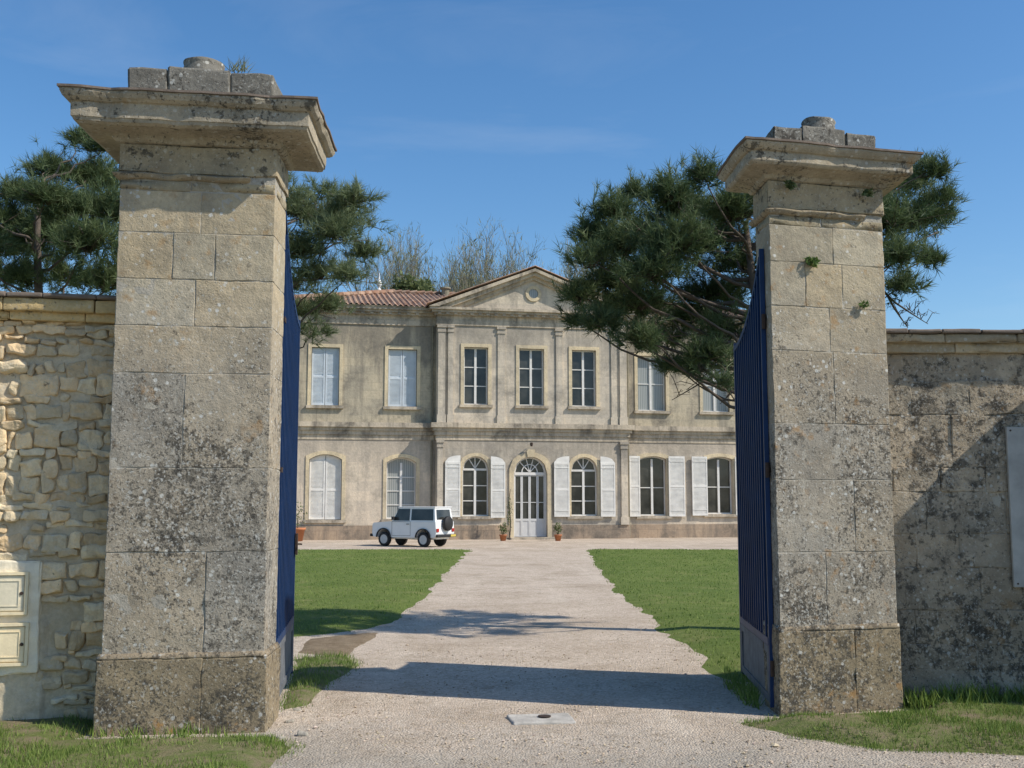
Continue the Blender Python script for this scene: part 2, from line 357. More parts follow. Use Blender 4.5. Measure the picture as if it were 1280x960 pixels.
# ---------------------------------------------------------------- ground
mb=MB(); mb.add([(-400,-60,0),(400,-60,0),(400,900,0),(-400,900,0)],[(0,1,2,3)]); tag(mb.build('ground',M['ground']),kind='structure')
mb=MB()
v=[];f=[];nx,ny=100,180
for j in range(ny+1):
    for i in range(nx+1):
        x=-15+30*i/nx; y=-4+55*j/ny
        v.append((x,y,.016+.014*noise.noise(Vector((x*.9,y*.9,0)))+.006*noise.noise(Vector((x*2.5,y*2.5,4)))))
for j in range(ny):
    for i in range(nx): a=j*(nx+1)+i; f.append((a,a+1,a+nx+2,a+nx+1))
mb.add(v,f); tag(mb.build('gravel_path',M['gravel'],smooth=True),kind='structure')

def inpoly(X,Y,poly):
    ins=np.zeros(X.shape,bool); n=len(poly)
    for i in range(n):
        x0,y0=poly[i]; x1,y1=poly[(i+1)%n]
        c=((y0>Y)!=(y1>Y)); xi=(x1-x0)*(Y-y0)/((y1-y0) if y1!=y0 else 1e-9)+x0
        ins^=c&(X<xi)
    return ins
def edged(X,Y,poly):
    d=np.full(X.shape,1e9); n=len(poly)
    for i in range(n):
        a=np.array(poly[i]);b=np.array(poly[(i+1)%n]); ab=b-a; L=(ab**2).sum()+1e-9
        t=np.clip(((X-a[0])*ab[0]+(Y-a[1])*ab[1])/L,0,1)
        d=np.minimum(d,np.hypot(X-a[0]-t*ab[0],Y-a[1]-t*ab[1]))
    return d
def field(X,Y,poly,hgt,fall):
    d=edged(X,Y,poly); s=np.where(inpoly(X,Y,poly),d,-d)
    wob=np.array([noise.noise(Vector((x*1.7,y*1.7,3)))*.5+noise.noise(Vector((x*5,y*5,3)))*.3 for x,y in zip(X.ravel(),Y.ravel())]).reshape(X.shape)
    s=s+wob*fall*.35
    return np.clip(s/fall,-.6,1)*hgt+.015+wob*hgt*.35
def turf(name,poly,mat,res,hgt,fall):
    xs=[p[0] for p in poly]; ys=[p[1] for p in poly]
    gx=np.arange(min(xs)-fall,max(xs)+fall+res,res); gy=np.arange(min(ys)-fall,max(ys)+fall+res,res)
    X,Y=np.meshgrid(gx,gy); Z=field(X,Y,poly,hgt,fall); keep=Z>-.02-hgt*.3
    idx=np.full(X.shape,-1); v=[];f=[]
    for j in range(X.shape[0]):
        for i in range(X.shape[1]):
            idx[j,i]=len(v); v.append((X[j,i],Y[j,i],Z[j,i]))
    for j in range(X.shape[0]-1):
        for i in range(X.shape[1]-1):
            if keep[j,i] or keep[j+1,i] or keep[j,i+1] or keep[j+1,i+1]:
                f.append((idx[j,i],idx[j,i+1],idx[j+1,i+1],idx[j+1,i]))
    mb=MB(); mb.add(v,f); o=mb.build(name,mat,smooth=True); tag(o,kind='structure'); return o
def tri_mesh(name,V,tint,mat,parent=None,label=None,cat=None,kind=None):
    n=len(V); m=bpy.data.meshes.new(name); m.vertices.add(n*3); m.vertices.foreach_set('co',V.reshape(-1).astype(np.float32))
    m.loops.add(n*3); m.loops.foreach_set('vertex_index',np.arange(n*3,dtype=np.int32)); m.polygons.add(n)
    m.polygons.foreach_set('loop_start',np.arange(0,n*3,3,dtype=np.int32)); m.polygons.foreach_set('loop_total',np.full(n,3,dtype=np.int32))
    m.materials.append(mat); m.update(calc_edges=True)
    ca=m.color_attributes.new('tint','FLOAT_COLOR','POINT'); arr=np.ones((n*3,4),np.float32); arr[:,0]=tint;arr[:,1]=tint;arr[:,2]=tint
    ca.data.foreach_set('color',arr.ravel())
    o=bpy.data.objects.new(name,m); link(o,parent); tag(o,label,cat,None,kind); return o
def blades(name,poly,n,h0,h1,w,label,cat,hgt,fall,bias=1.0,grow=0.0,patch=0.0,edge=-.01):
    xs=[p[0] for p in poly]; ys=[p[1] for p in poly]
    y0,y1=min(ys),max(ys)
    Xs=np.zeros(0);Ys=np.zeros(0)
    while len(Xs)<n:
        x=np.random.uniform(min(xs)-.2,max(xs)+.2,n*3); y=y0-.2+(y1-y0+.2)*np.random.rand(n*3)**bias
        k=(np.abs(x)<y*.52+.3); x=x[k];y=y[k]
        k=inpoly(x,y,poly)|((edged(x,y,poly)<.10*np.random.rand(len(x)))&(edge<0))
        Xs=np.concatenate([Xs,x[k]]);Ys=np.concatenate([Ys,y[k]])
    Xs=Xs[:n];Ys=Ys[:n]
    Z=field(Xs,Ys,poly,hgt,fall)
    pm=np.array([noise.noise(Vector((x*2.2,y*2.2,9)))+.5*noise.noise(Vector((x*7,y*7,9))) for x,y in zip(Xs,Ys)])
    k=(Z>edge)&(pm>-patch+.25*np.random.randn(n)); Xs,Ys,Z,pm=Xs[k],Ys[k],Z[k],pm[k]
    Z=np.maximum(Z,.012)
    n=len(Xs); sc=1+grow*(Ys-y0)
    h=np.random.uniform(h0,h1,n)*(1+.6*np.clip(pm,0,1)); ww=w*sc*np.random.uniform(.6,1.3,n); a=np.random.uniform(0,2*np.pi,n)
    lean=np.random.uniform(.1,.9,n)*h; la=np.random.uniform(0,2*np.pi,n)
    V=np.zeros((n,3,3),np.float32)
    V[:,0]=np.stack([Xs-np.cos(a)*ww,Ys-np.sin(a)*ww,Z-.01],1); V[:,1]=np.stack([Xs+np.cos(a)*ww,Ys+np.sin(a)*ww,Z-.01],1)
    V[:,2]=np.stack([Xs+np.cos(la)*lean,Ys+np.sin(la)*lean,Z+h],1)
    tri_mesh(name,V,np.repeat(np.clip(np.random.rand(n),0,1),3),M['blade'],None,label,cat,'stuff')
LL=[G(588,688),G(560,714),G(530,750),G(500,772),G(462,788),G(395,797),(-4,12.3),(-12,12),(-15,36.5)]
LR=[G(735,688),G(748,712),G(772,742),G(805,768),G(840,797),G(875,825),G(905,852),(2.3,10.0),(2.6,9.7),(12,9.7),(15,36.5)]
LC=[G(352,890),G(372,826),G(432,822),G(448,834),G(405,860),G(385,885)]
LS=[G(372,818),G(385,800),G(455,793),G(480,792),G(455,808),G(425,822)]
VL=[(-7,5.6),(-7,8.3),(-3.0,8.3),(-3.0,7.6),(-1.75,7.7),G(345,925),G(372,938),G(330,975),(-1.6,6.0)]
VR=[G(925,908),G(1000,926),G(1100,940),G(1290,946),(6.5,6.6),(6.5,9.1),(3.2,9.1),(3.1,8.6),(2.15,8.4)]
turf('lawn',LL,M['lawn'],.3,.04,.25); turf('lawn',LR,M['lawn'],.3,.04,.25)
turf('soil_patch',LS,M['soil'],.06,.018,.12)
turf('grass_patch',LC,M['verge'],.05,.03,.1); turf('verge',VL,M['verge'],.06,.06,.22); turf('verge',VR,M['verge'],.06,.07,.22)
blades('lawn_grass',LL,50000,.012,.035,.006,'mown green lawn on the left of the drive','grass',.04,.25,1.7,.05,.3)
blades('lawn_grass',LR,60000,.012,.035,.006,'mown green lawn on the right of the drive','grass',.04,.25,1.7,.05,.3)
blades('weedy_grass',LC,2400,.02,.07,.004,'tuft of grass beside the open left gate leaf','grass',.03,.1,patch=.2)
blades('verge_grass',VL,26000,.010,.040,.004,'short weedy grass in front of the left pillar and wall','grass',.06,.22,1,0,.03)
blades('verge_grass',VR,30000,.010,.040,.004,'short weedy grass along the foot of the right wall','grass',.07,.22,1,0,.06)
WR=[(3.15,8.6),(4.9,8.5),(4.9,8.9),(3.1,8.95)]
blades('tall_weeds',WR,1500,.04,.14,.010,'taller leafy weeds growing against the right wall','weeds',.07,.1,edge=0,patch=.1)
WL=[(-2.0,7.55),(-3.3,7.5),(-3.3,7.75),(-2.0,7.8)]
blades('tall_weeds',WL,500,.04,.09,.006,'tufts of weeds at the base of the left pillar','weeds',.05,.1,edge=0,patch=.1)
WP=[G(905,840),G(945,850),G(950,890),G(930,885),G(905,862)]
blades('tall_weeds',WP,700,.05,.12,.006,'tufts of weeds under the open right gate leaf','weeds',.03,.1,edge=0,patch=.2)
mb=MB()
ico=[(0,0,1),(.9,0,.3),(.28,.85,.3),(-.72,.53,.3),(-.72,-.53,.3),(.28,-.85,.3),(.0,0,-.6)]
icf=[(0,1,2),(0,2,3),(0,3,4),(0,4,5),(0,5,1),(6,2,1),(6,3,2),(6,4,3),(6,5,4),(6,1,5)]
for i in range(14000):
    y=6.3+10*random.random()**1.5; x=random.uniform(-.52,.52)*y
    if abs(x)>2.3 and y>7.5: continue
    if noise.noise(Vector((x*1.1,y*1.1,7)))<.05 and random.random()<.6: continue
    r=random.choice([.005,.006,.007,.009,.011,.014]) * random.uniform(.7,1.2)
    if random.random()<.012: r*=2.3
    a=random.random()*6.28; q=random.uniform(.6,1); ca,sa=math.cos(a),math.sin(a); zz=.018
    g=random.uniform(.6,1.35)
    mb.add([(x+(p[0]*ca-p[1]*sa*q)*r,y+(p[0]*sa+p[1]*ca*q)*r,zz+p[2]*r*.6) for p in ico],icf,(g,g*random.uniform(.92,1),g*random.uniform(.8,1)))
tag(mb.build('loose_gravel',M['pebble']),'loose pale pebbles scattered over the gravel drive','gravel',kind='stuff')
for i,(px,py,sz,lb) in enumerate([(362,905,.035,'small pale stone lying nearest the corner of the left pillar'),(378,922,.045,'flat pale stone in the grass edge right of the left pillar'),(352,925,.032,'little stone touching the foot of the left pillar'),(372,890,.03,'pale stone just in front of the left gate leaf')]):
    x,y=G(px,py); mb=MB(); block(mb,x-sz,x+sz,y-sz*.7,y+sz*.7,0,sz*.9,r=sz*.35,res=.02,amp=.012,ns=14)
    tag(mb.build('stone',M['core'],smooth=True),lb,'stone',None)
x0,y0=G(638,915); x1,y1=G(712,893)
root=thing('drain_cover','cracked concrete slab with a small dark hole set in the gravel of the gateway','drain cover',((x0+x1)/2,(y0+y1)/2,0),R(8))
mb=MB(); block(mb,-.24,.24,-.16,.16,0,.038,r=.012,res=.05,amp=.008,chip=.02); mb.build('slab',M['concrete'],root,True)
mb=MB(); mb.lathe([(.05,0),(.05,.005),(.038,.006)],(.03,.03,.041)); mb.build('hole_ring',M['iron'],root)

# ---------------------------------------------------------------- gate pillars
def pillar(label,px,py,D,rot,side,W,dep,base_out,ys_,plinth_y,fr_y,cor,top,vs):
    o=P(px,py,D); root=thing('gate_pillar',label,'pillar',(o.x,D,0),rot); sk_=math.tan(rot-side)
    Dm=D+W*.5*math.sin(rot)
    zc=lambda y,out=0: Zp(y,Dm-out)
    def B(mb,name,mat,smooth=True): mb.shear(sk_); return mb.build(name,mat,root,smooth)
    zpl=zc(plinth_y,base_out)
    mb=MB()
    xs=[-base_out,W*.62,W+base_out]
    for i in range(2):
        g=random.uniform(.9,1.05)
        block(mb,xs[i]+.0006,xs[i+1]-.0006,-base_out,dep+base_out,-.1,zpl-.03,r=.006,res=.05,amp=.011,chip=.02,t=(g,g,g*.95))
    sweep(mb,0,W,0,dep,[(base_out-.003,zpl-.029),(base_out-.003,zpl-.018),(.010,zpl+.010),(.004,zpl+.010)],res=.05,amp=.007)
    B(mb,'plinth',M['plinth'])
    mb=MB(); zz=[zc(y) for y in ys_]; zz[0]=zpl+.003
    for i in range(len(zz)-1):
        k=i/(len(zz)-2)
        spl=vs[i]; xs=[0]+[W*q for q in spl]+[W]
        for j in range(len(xs)-1):
            g=random.uniform(.86,1.10)*(1.0 if k<.6 else 1.04); wm=random.uniform(-.03,.05)
            e=random.uniform(-.002,.002)
            block(mb,xs[j]+.0010,xs[j+1]-.0010,e,dep-.01,zz[i]+.0010,zz[i+1]-.0010,r=.0045,res=.05,amp=.0055,chip=.020,ns=10,t=(g*(1+wm),g,g*(1-wm*1.5)))
    B(mb,'shaft',M['pillar'])
    mb=MB(); mb.box(.004,W-.004,.004,dep-.02,.05,zz[-1]+.3); B(mb,'mortar_core',M['core'],False)
    z0=zz[-1]; z1=zc(fr_y); mb=MB(); zm=z0+(z1-z0)*.22; zn=z0+(z1-z0)*.38
    for (a,b,g,q) in ((0,.45,.95,.0),(.45,1,1.0,.003)):
        block(mb,W*a-.01+.002*(a>0),W*b+.01*(b==1)-.002*(b<1),-.010-q,dep+.01,zn,z1,r=.007,amp=.010,chip=.06,t=(g,g*.96,g*.86))
        block(mb,W*a+.002,W*b-.002,-.003+q,dep,z0+.002,zm-.002,r=.006,amp=.008,chip=.04,t=(g*.95,g*.93,g*.83))
    sweep(mb,0,W*.80,0,dep,[(.004,zm),(.03,zm+.01),(.04,zm+.03),(.045,(zm+zn)/2+.01),(.032,zn-.012),(.015,zn-.002)],res=.04,amp=.012,chip=1.2,t=(.85,.8,.72),off=Vector((px*.3,1,1)))
    B(mb,'frieze',M['pillar_top'])
    prof=[(o_,zc(y,o_)) for o_,y in cor]
    mb=MB(); sweep(mb,0,W,0,dep,prof,res=.045,amp=.008,chip=.10,off=Vector((px*.1,2,3))); B(mb,'cornice',M['pillar_top'],False)
    omax=max(c[0] for c in cor); zt=prof[-1][1]
    mb=MB(); sweep(mb,0,W,0,dep,[(omax*.97,zt+.001),(omax+.014,zt+.004),(omax+.014,zt+.020),(omax*.4,zt+.033)],res=.05,amp=.006,chip=.12,off=Vector((px*.1,2,3)))
    B(mb,'weathering_slab',M['slate'],False)
    mb=MB(); x0_,x1_,yt,zs_=top
    zb=zt+.015; ztop=zc(yt,0)
    xs=[x0_,x0_+(x1_-x0_)*.27,x0_+(x1_-x0_)*.70,x1_]; n=3
    for i in range(n):
        g=random.uniform(.85,1.1); block(mb,xs[i]+.001,xs[i+1]-.001,-.02,dep-.02,zb,ztop-random.uniform(0,.012)-(.02 if i!=1 else 0),r=.010,amp=.012,chip=.05,t=(g,g,g))
    B(mb,'cap_stones',M['capblock'])
    mb=MB(); cx=(x0_+x1_)/2+zs_[0]; rr=zs_[1]; hh=zs_[2]
    k=[]
    for i in range(7): k.append((rr*(.98 if i else .9)-.004*i,hh*i/7))
    k+=[(rr*.9,hh),(rr*.3,hh*1.02)]
    mb.lathe([(0.01,0)]+k,(cx,dep*.35,ztop-.05),26)
    for i in range(len(mb.v)): mb.v[i]=tuple(Vector(mb.v[i])+noise.noise_vector(Vector(mb.v[i])*9)*.010)
    B(mb,'finial_stump',M['capblock'])
    return root,zz
Lp,Lz=pillar('left stone gate pillar beside the rubble wall, its front splashed with dark lichen',131,700,7.8,R(8),R(2.5),1.13,.50,.028,
    [818,690,585,467,408,350,292,240],818,184,[(.008,183),(.03,181),(.05,176),(.06,172),(.11,167),(.165,163),(.23,160),(.26,156),(.267,152),(.275,151),(.275,133),(.295,131),(.32,126),(.335,120),(.335,117)],
    (.03,1.10,86,(-.03,.175,.15)),[[.62],[],[.45],[],[.50],[.35,.62],[.52]])
Rp,Rz=pillar('right stone gate pillar with small plants sprouting from its joints',972,700,8.5,R(15),R(1.5),1.045,.42,.015,
    [783,690,600,530,440,385,330,285],783,232,[(.008,231),(.03,229),(.05,224),(.10,219),(.145,215),(.19,212),(.208,209),(.215,207),(.215,196),(.235,194),(.255,190),(.270,186),(.270,184)],
    (.06,1.0,160,(.0,.17,.15)),[[.40],[.66],[],[.52],[.5],[.3,.62],[.55]])

# ---------------------------------------------------------------- left rubble wall
D1=8.2; A1=R(12)
zt=Zp(404,D1)
root=thing('rubble_wall','rough cream rubble stone boundary wall left of the gateway','wall'); pivot(root,-3,D1,A1)
mb=MB(); n=120
v=[];f=[];nz=100
for j in range(nz+1):
    for i in range(n+1):
        x=-5.2+2.35*i/n; z=-.1+(zt+.1)*j/nz; v.append((x,D1+.026+.016*noise.noise(Vector((x*9,z*9,2)))+.008*noise.noise(Vector((x*22,z*22,2)))+.022*noise.noise(Vector((x*1.6,z*1.6,5)))-.036*(z<.8)*(x<-3.45),z))
for j in range(nz):
    for i in range(n): a=j*(n+1)+i; f.append((a,a+1,a+n+2,a+n+1))
mb.add(v,f); mb.box(-9,-2.9,D1+.09,D1+.5,-.1,zt); mb.build('wall_core',M['mortar'],root,True)
mb=MB(); z=0
while z<zt-.02:
    h=random.choice([.055,.07,.09,.12,.15]); 
    if zt-z-h<.05: h=zt-z
    x=-4.7+random.random()*.1
    while x<-3.0:
        wd=random.uniform(.07,.22)*random.choice([.7,1,1.3]) if x<-3.25 else random.uniform(.14,.30)
        if x+wd>-3.04: wd=-2.98-x
        if z<.85 and x<-3.42 and noise.noise(Vector((x*2,z*2,4)))>-.12: x+=wd; continue
        if random.random()<.06: x+=wd*.6; continue
        g=random.uniform(.68,1.15); wm=random.uniform(-.03,.12); ee=random.uniform(-.008,.024)
        hh=h*random.uniform(.75,1.2)
        zc_=z+h/2+random.uniform(-.024,.024)
        block(mb,x+.005,x+wd-.005,D1-ee,D1+.10,max(.0,zc_-hh/2+.005),min(zt-.003,zc_+hh/2-.005),r=min(.020,hh*.24),res=.030,amp=.024,ns=14,t=(g*(1+wm),g,g*(1-wm)),faces='xXyzZ',rot=random.uniform(-.3,.3)*min(1,.10/wd))
        x+=wd
    z+=h
mb.build('rubble_facing',M['rubble'],root,False)
mb=MB()
for (ya,yb,out,k) in ((404,392,.05,1.0),(392,376,.10,.95)):
    x=-9; za,zb=Zp(ya,D1-out),Zp(yb,D1-out)
    while x<-3.0:
        wd=random.uniform(.5,.8); x1=min(x+wd,-2.95); g=random.uniform(.85,1.1)*k
        block(mb,x+.002,x1-.002,D1-out,D1+.55,za+.001,zb-.001,r=.010,amp=.006,chip=.02,t=(g,g*.97,g*.9)); x=x1
mb.build('coping',M['coping'],root,True)
mb=MB(); zb=Zp(376,D1-.1); x=-9
while x<-3.0:
    x1=x+random.uniform(.25,.4); block(mb,x,min(x1,-2.95)-.004,D1-.13,D1+.58,zb+.001,zb+.03+random.uniform(0,.01),r=.008,amp=.006,chip=.02); x=x1
mb.build('edge_tile',M['slate'],root,True)
def frm(mb,x0,x1,z0,z1,t,y0,y1):
    mb.box(x0,x1,y0,y1,z0,z0+t); mb.box(x0,x1,y0,y1,z1-t,z1); mb.box(x0,x0+t,y0,y1,z0+t,z1-t); mb.box(x1-t,x1,y0,y1,z0+t,z1-t)
Yf=D1-.06
a=P(-110,842,D1-.1); b=P(52,700,D1-.1)
mb=MB(); block(mb,a.x,b.x,D1-.040,D1+.08,a.z,b.z,r=.012,res=.05,amp=.018,chip=.04,ns=7); mb.build('render_patch',M['render'],root,False)
for (pya,pyb,lab,mt) in ((767,714,'upper greyish cream utility meter box with a small round lock, set in the rubble wall','plastergrey'),(830,777,'lower cream utility meter box, directly under its twin in the rubble wall','plaster')):
    a=P(-70,pya,D1-.1); b=P(38,pyb,D1-.1)
    root=thing('meter_box',lab,'meter box'); pivot(root,-3,D1,A1)
    mb=MB(); frm(mb,a.x,b.x,a.z,b.z,.022,Yf-.016,D1+.06); mb.build('frame',M['plaster'],root)
    mb=MB(); block(mb,a.x+.026,b.x-.026,Yf-.004,Yf+.05,a.z+.026,b.z-.026,r=.008,res=.2,amp=0)
    frm(mb,a.x+.08,b.x-.06,a.z+.06,b.z-.06,.006,Yf-.009,Yf-.0045)
    d=mb.build('door',M[mt],root)
    mb=MB(); mb.lathe([(.013,0),(.013,.006),(.006,.007)],(b.x-.044,Yf-.012,(a.z+b.z)/2),10,'y'); mb.build('lock',M['iron'],d)

# ---------------------------------------------------------------- right wall
D2=8.98; A2=R(0)
zt=Zp(441,D2-.05)
root=thing('boundary_wall','tall lichen stained stone boundary wall right of the gateway','wall'); pivot(root,3,D2,A2)
mb=MB(); mb.box(2.95,9,D2+.010,D2+.5,-.1,zt); mb.build('wall_core',M['core'],root)
mb=MB(); z=-.05
while z<zt-.01:
    h=random.choice([.20,.28,.34,.44]); 
    if zt-z-h<.15: h=zt-z
    x=3.0-random.random()*.2
    while x<5.6:
        wd=random.uniform(.22,.75); g=random.uniform(.88,1.08); wm=random.uniform(0,.06)
        block(mb,max(x,2.96)-.003,x+wd+.003,D2-random.uniform(-.003,.003),D2+.08,z-.003,z+h+.003,r=.007,res=.045,amp=.014,chip=.03,ns=6,t=(g*(1+wm),g,g*(1-wm)),faces='xXyzZ')
        x+=wd
    z+=h
mb.build('stone_facing',M['ashlar'],root,True)
mb=MB()
for (ya,yb,out,k) in ((441,428,.05,1.0),(428,417,.11,.85)):
    x=2.95; za,zb=Zp(ya,D2-out),Zp(yb,D2-out)
    while x<8.9:
        x1=x+random.uniform(.5,.8); g=random.uniform(.85,1.1)*k
        block(mb,x+.002,x1-.002,D2-out,D2+.55,za+.001,zb-.001,r=.010,amp=.007,chip=.03,t=(g,g*.97,g*.9)); x=x1
mb.build('coping',M['copingr'],root,True)
mb=MB(); zb=Zp(417,D2-.11); x=2.95
while x<8.9:
    x1=x+random.uniform(.25,.4); block(mb,x,x1-.004,D2-.14,D2+.58,zb+.001,zb+.028+random.uniform(0,.012),r=.008,amp=.006,chip=.02); x=x1
mb.build('edge_tile',M['slate'],root,True)
a=P(1272,735,D2-.1); b=P(1330,533,D2-.1)
root=thing('wall_plaque','tall dull pale plate fixed to the right boundary wall at the edge of the picture','plaque'); pivot(root,3,D2,A2)
mb=MB(); block(mb,a.x,b.x,D2-.045,D2-.014,a.z,b.z,r=.006,res=.2,amp=0); pl_=mb.build('plate',M['dull'],root)
for x in (a.x+.03,b.x-.03):
    for z in (a.z+.03,b.z-.03): mb=MB(); mb.lathe([(.008,0),(.008,.003)],(x,D2-.049,z),8,'y'); mb.build('screw',M['iron'],pl_)
root=thing('shadow_post','unseen squared stone post added to cast a shadow on the right boundary wall','post',(4.80,D2-.68,0),R(0))  # added out of frame, only to throw the diagonal shadow on the wall
mb=MB()
for i in range(8): block(mb,0,.55,0,.66,i*.36-.05,i*.36+.308,r=.01,amp=.01,chip=.03)
mb.build('shaft',M['ashlar'],root,True)
mb=MB(); mb.lathe([(.36,2.82),(.38,2.88),(.34,3.02),(.22,3.12),(.05,3.16)],(.275,.29,0),24); mb.build('cap',M['copingr'],root,True)

# ---------------------------------------------------------------- gate leaves
def gate(label,hx,hy,ex,ey,zh,ze):
    L=math.hypot(ex-hx,ey-hy); root=thing('gate_leaf',label,'gate',(hx,hy,0),math.atan2(ey-hy,ex-hx),'pair of open blue metal gate leaves')
    topz=lambda x: ze+(zh-ze)*(1-x/L)**2.2
    zl=.55
    mb=MB(); mb.box(0,.04,-.018,.018,.05,zh+.03); mb.box(L-.06,L,-.022,.022,.05,ze+.03)
    mb.box(.04,L-.06,-.022,.022,zl-.03,zl+.03)
    n=14; pts=[(x,topz(x)) for x in [.04+(L-.10)*i/n for i in range(n+1)]]
    mb.ring([(x,z-.045) for x,z in pts],pts,-.022,.022)
    mb.build('frame',M['blue'],root)
    mb=MB()
    mb.prism([(L-.062,zl+.032),(L-.062,topz(L-.062)-.046)]+[(x,z-.046) for x,z in pts[::-1]][1:-1]+[(.042,topz(.042)-.046),(.042,zl+.032)],-.003,.003); mb.build('sheet',M['bluedk'],root)
    nb=12
    for i in range(nb):
        x=.05+(L-.11)*(i+1)/(nb+1)
        for y in (-.020,.020):
            mb=MB(); mb.box(x-.013,x+.013,min(y,y*.2),max(y,y*.2),zl+.031,topz(x)-.05)
            mb.build('bar',M['blue'],root)
    mb=MB(); mb.box(.045,L-.062,-.02,.02,.08,.14); mb.box(.045,L-.062,-.02,.02,.46,.515); mb.box(.045,.12,-.02,.02,.14,.46); mb.box(L-.12,L-.062,-.02,.02,.14,.46)
    mb.box(.12,L-.12,-.008,.008,.14,.46)
    mb.build('kick_panel',M['gatefoot'],root)
    for z in (.35,1.9,3.1):
        mb=MB(); mb.tube([(-.02,0,z-.06),(-.02,0,z+.06)],[.018,.018],8); mb.box(-.02,.10,-.034,-.025,z-.02,z+.02); mb.build('hinge',M['iron'],root)
    mb=MB(); mb.box(L-.10,L-.02,-.045,-.027,1.15,1.35); lk=mb.build('lock',M['iron'],root)
    mb=MB(); mb.tube([(L-.06,-.046,1.25),(L-.06,-.08,1.25),(L-.15,-.085,1.25)],[.008]*3,6); mb.build('handle',M['iron'],lk)
gate('left leaf of the open blue metal gate',-1.845,8.52,-2.085,10.40,Zp(258,8.5),Zp(405,10.4))
gate('right leaf of the open blue metal gate',2.040,8.66,2.165,10.35,Zp(315,8.65),Zp(434,10.35))

# ---------------------------------------------------------------- house
D0=48.4; PH=R(11); X0=(664-640)/1350*D0; cph,sph=math.cos(PH),math.sin(PH)
house=thing('chateau','wide two storey stone mansion with pediment and white shutters at the end of the drive','house',(X0,D0,0),PH)
def HU(px,py=500,w=0):
    x,f,u=ray(px,py); r=x/f
    return (r*D0-r*w*cph-X0-w*sph)/(cph-r*sph)
def HZ(py,w=0): return Zp(py,D0-w)
BW=.5
zpl,zs0,zs1,ze0,ze1=HZ(656),HZ(552),HZ(531),HZ(412),HZ(391)
UL,UR=HU(338),HU(985); BL,BR=HU(546,500,BW),HU(784,500,BW)
def archz(t,zb,rise,kind):
    if not rise: return zb
    q=2*t-1
    return zb-rise+rise*math.sqrt(max(0,1-q*q)) if kind=='full' else zb-rise*q*q
def outline(o,off,n=12,bottom=0):
    ua,ub,za,zb,rise,kind=o; ua-=off;ub+=off;zb+=off
    pts=[(ua,za-bottom)]
    for i in range(n+1): t=i/n; pts.append((ua+(ub-ua)*t,archz(t,zb,rise,kind)))
    pts.append((ub,za-bottom)); return pts
def wallstrips(mb,u0,u1,z0,z1,yf,dep,ops):
    ops=sorted(ops); u=u0
    def strip(a,b,za,zb_,zc_,zd_):
        if b-a<1e-4: return
        v=[(a,yf,za),(b,yf,zb_),(b,yf,zd_),(a,yf,zc_)]; v+=[(x,yf+dep,z) for x,_,z in v]
        mb.add(v,[(0,1,2,3),(7,6,5,4),(0,4,5,1),(3,2,6,7),(0,3,7,4),(1,5,6,2)])
    for o in ops:
        ua,ub,za,zb,rise,kind=o
        strip(u,ua,z0,z0,z1,z1)
        if za>z0+1e-3: strip(ua,ub,z0,z0,za,za)
        n=12 if rise else 1
        for i in range(n):
            t0,t1=i/n,(i+1)/n
            strip(ua+(ub-ua)*t0,ua+(ub-ua)*t1,archz(t0,zb,rise,kind),archz(t1,zb,rise,kind),z1,z1)
        u=ub
    strip(u,u1,z0,z0,z1,z1)
def OP(a,b,yt,yb,w,rise=0,kind=''):
    ym=(yt+yb)/2; ua,ub=HU(a,ym,w),HU(b,ym,w); zb=HZ(yt,w)
    if kind=='full': rise=(ub-ua)/2*.98
    return (ua,ub,HZ(yb,w),zb,rise,kind)
gl=[OP(386,427,570,649,0,.22,'seg'),OP(483,520,573,648,0,.22,'seg')]
ul=[OP(389,424,441,511,0),OP(485,521,441,511,0)]
gr=[OP(800,833,569,645,0,.12,'seg'),OP(884,916,569,643,0,.12,'seg')]
ur=[OP(797,832,441,511,0),OP(878,911,442,511,0)]
gb=[OP(578,611,571,645,BW,0,'full'),OP(642,684,571,669,BW,0,'full'),OP(714,747,571,645,BW,0,'full')]
ub_=[OP(580,610,436,507,BW),OP(649,680,436,507,BW),OP(715,745,436,507,BW)]
def wallpart(u0,u1,z0,z1,w,ops,mat,lab=None):
    mb=MB(); wallstrips(mb,u0,u1,z0,z1,-w,.4,ops); return mb.build('wall',mat,house,label=lab)
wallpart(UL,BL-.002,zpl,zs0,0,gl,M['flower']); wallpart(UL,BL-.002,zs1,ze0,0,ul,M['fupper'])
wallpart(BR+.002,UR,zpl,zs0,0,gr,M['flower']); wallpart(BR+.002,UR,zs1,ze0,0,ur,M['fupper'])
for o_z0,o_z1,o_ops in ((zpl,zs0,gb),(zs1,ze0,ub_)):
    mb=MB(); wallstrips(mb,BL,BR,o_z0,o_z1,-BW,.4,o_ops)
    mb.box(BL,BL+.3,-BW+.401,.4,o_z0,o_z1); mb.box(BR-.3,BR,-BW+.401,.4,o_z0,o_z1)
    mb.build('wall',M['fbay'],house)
mb=MB(); mb.box(UL+.01,UL+.4,.41,10.99,0,ze1); mb.box(UR-.4,UR-.01,.41,10.99,0,ze1); mb.box(UL+.01,UR-.01,11,11.4,0,ze1); mb.box(UL+.41,UR-.41,1.2,1.25,0,ze1); mb.build('outer_wall',M['fupper'],house)
mb=MB(); du=gb[1][0],gb[1][1]
mb.box(UL,BL-.05,-.05,.41,-.1,zpl-.002); mb.box(BR+.05,UR,-.05,.41,-.1,zpl-.002)
mb.box(BL-.04,du[0]-.002,-BW-.05,.41,-.1,zpl-.002); mb.box(du[1]+.002,BR+.04,-BW-.05,.41,-.1,zpl-.002); mb.build('base_course',M['fplinth'],house)
mb=MB(); mb.box(du[0]-.25,du[1]+.25,-BW-.75,-BW-.06,-.05,.10); mb.build('doorstep',M['ftrim'],house)
S=[(552,546,.03),(546,541,.09),(541,537,.16),(537,531,.26)]
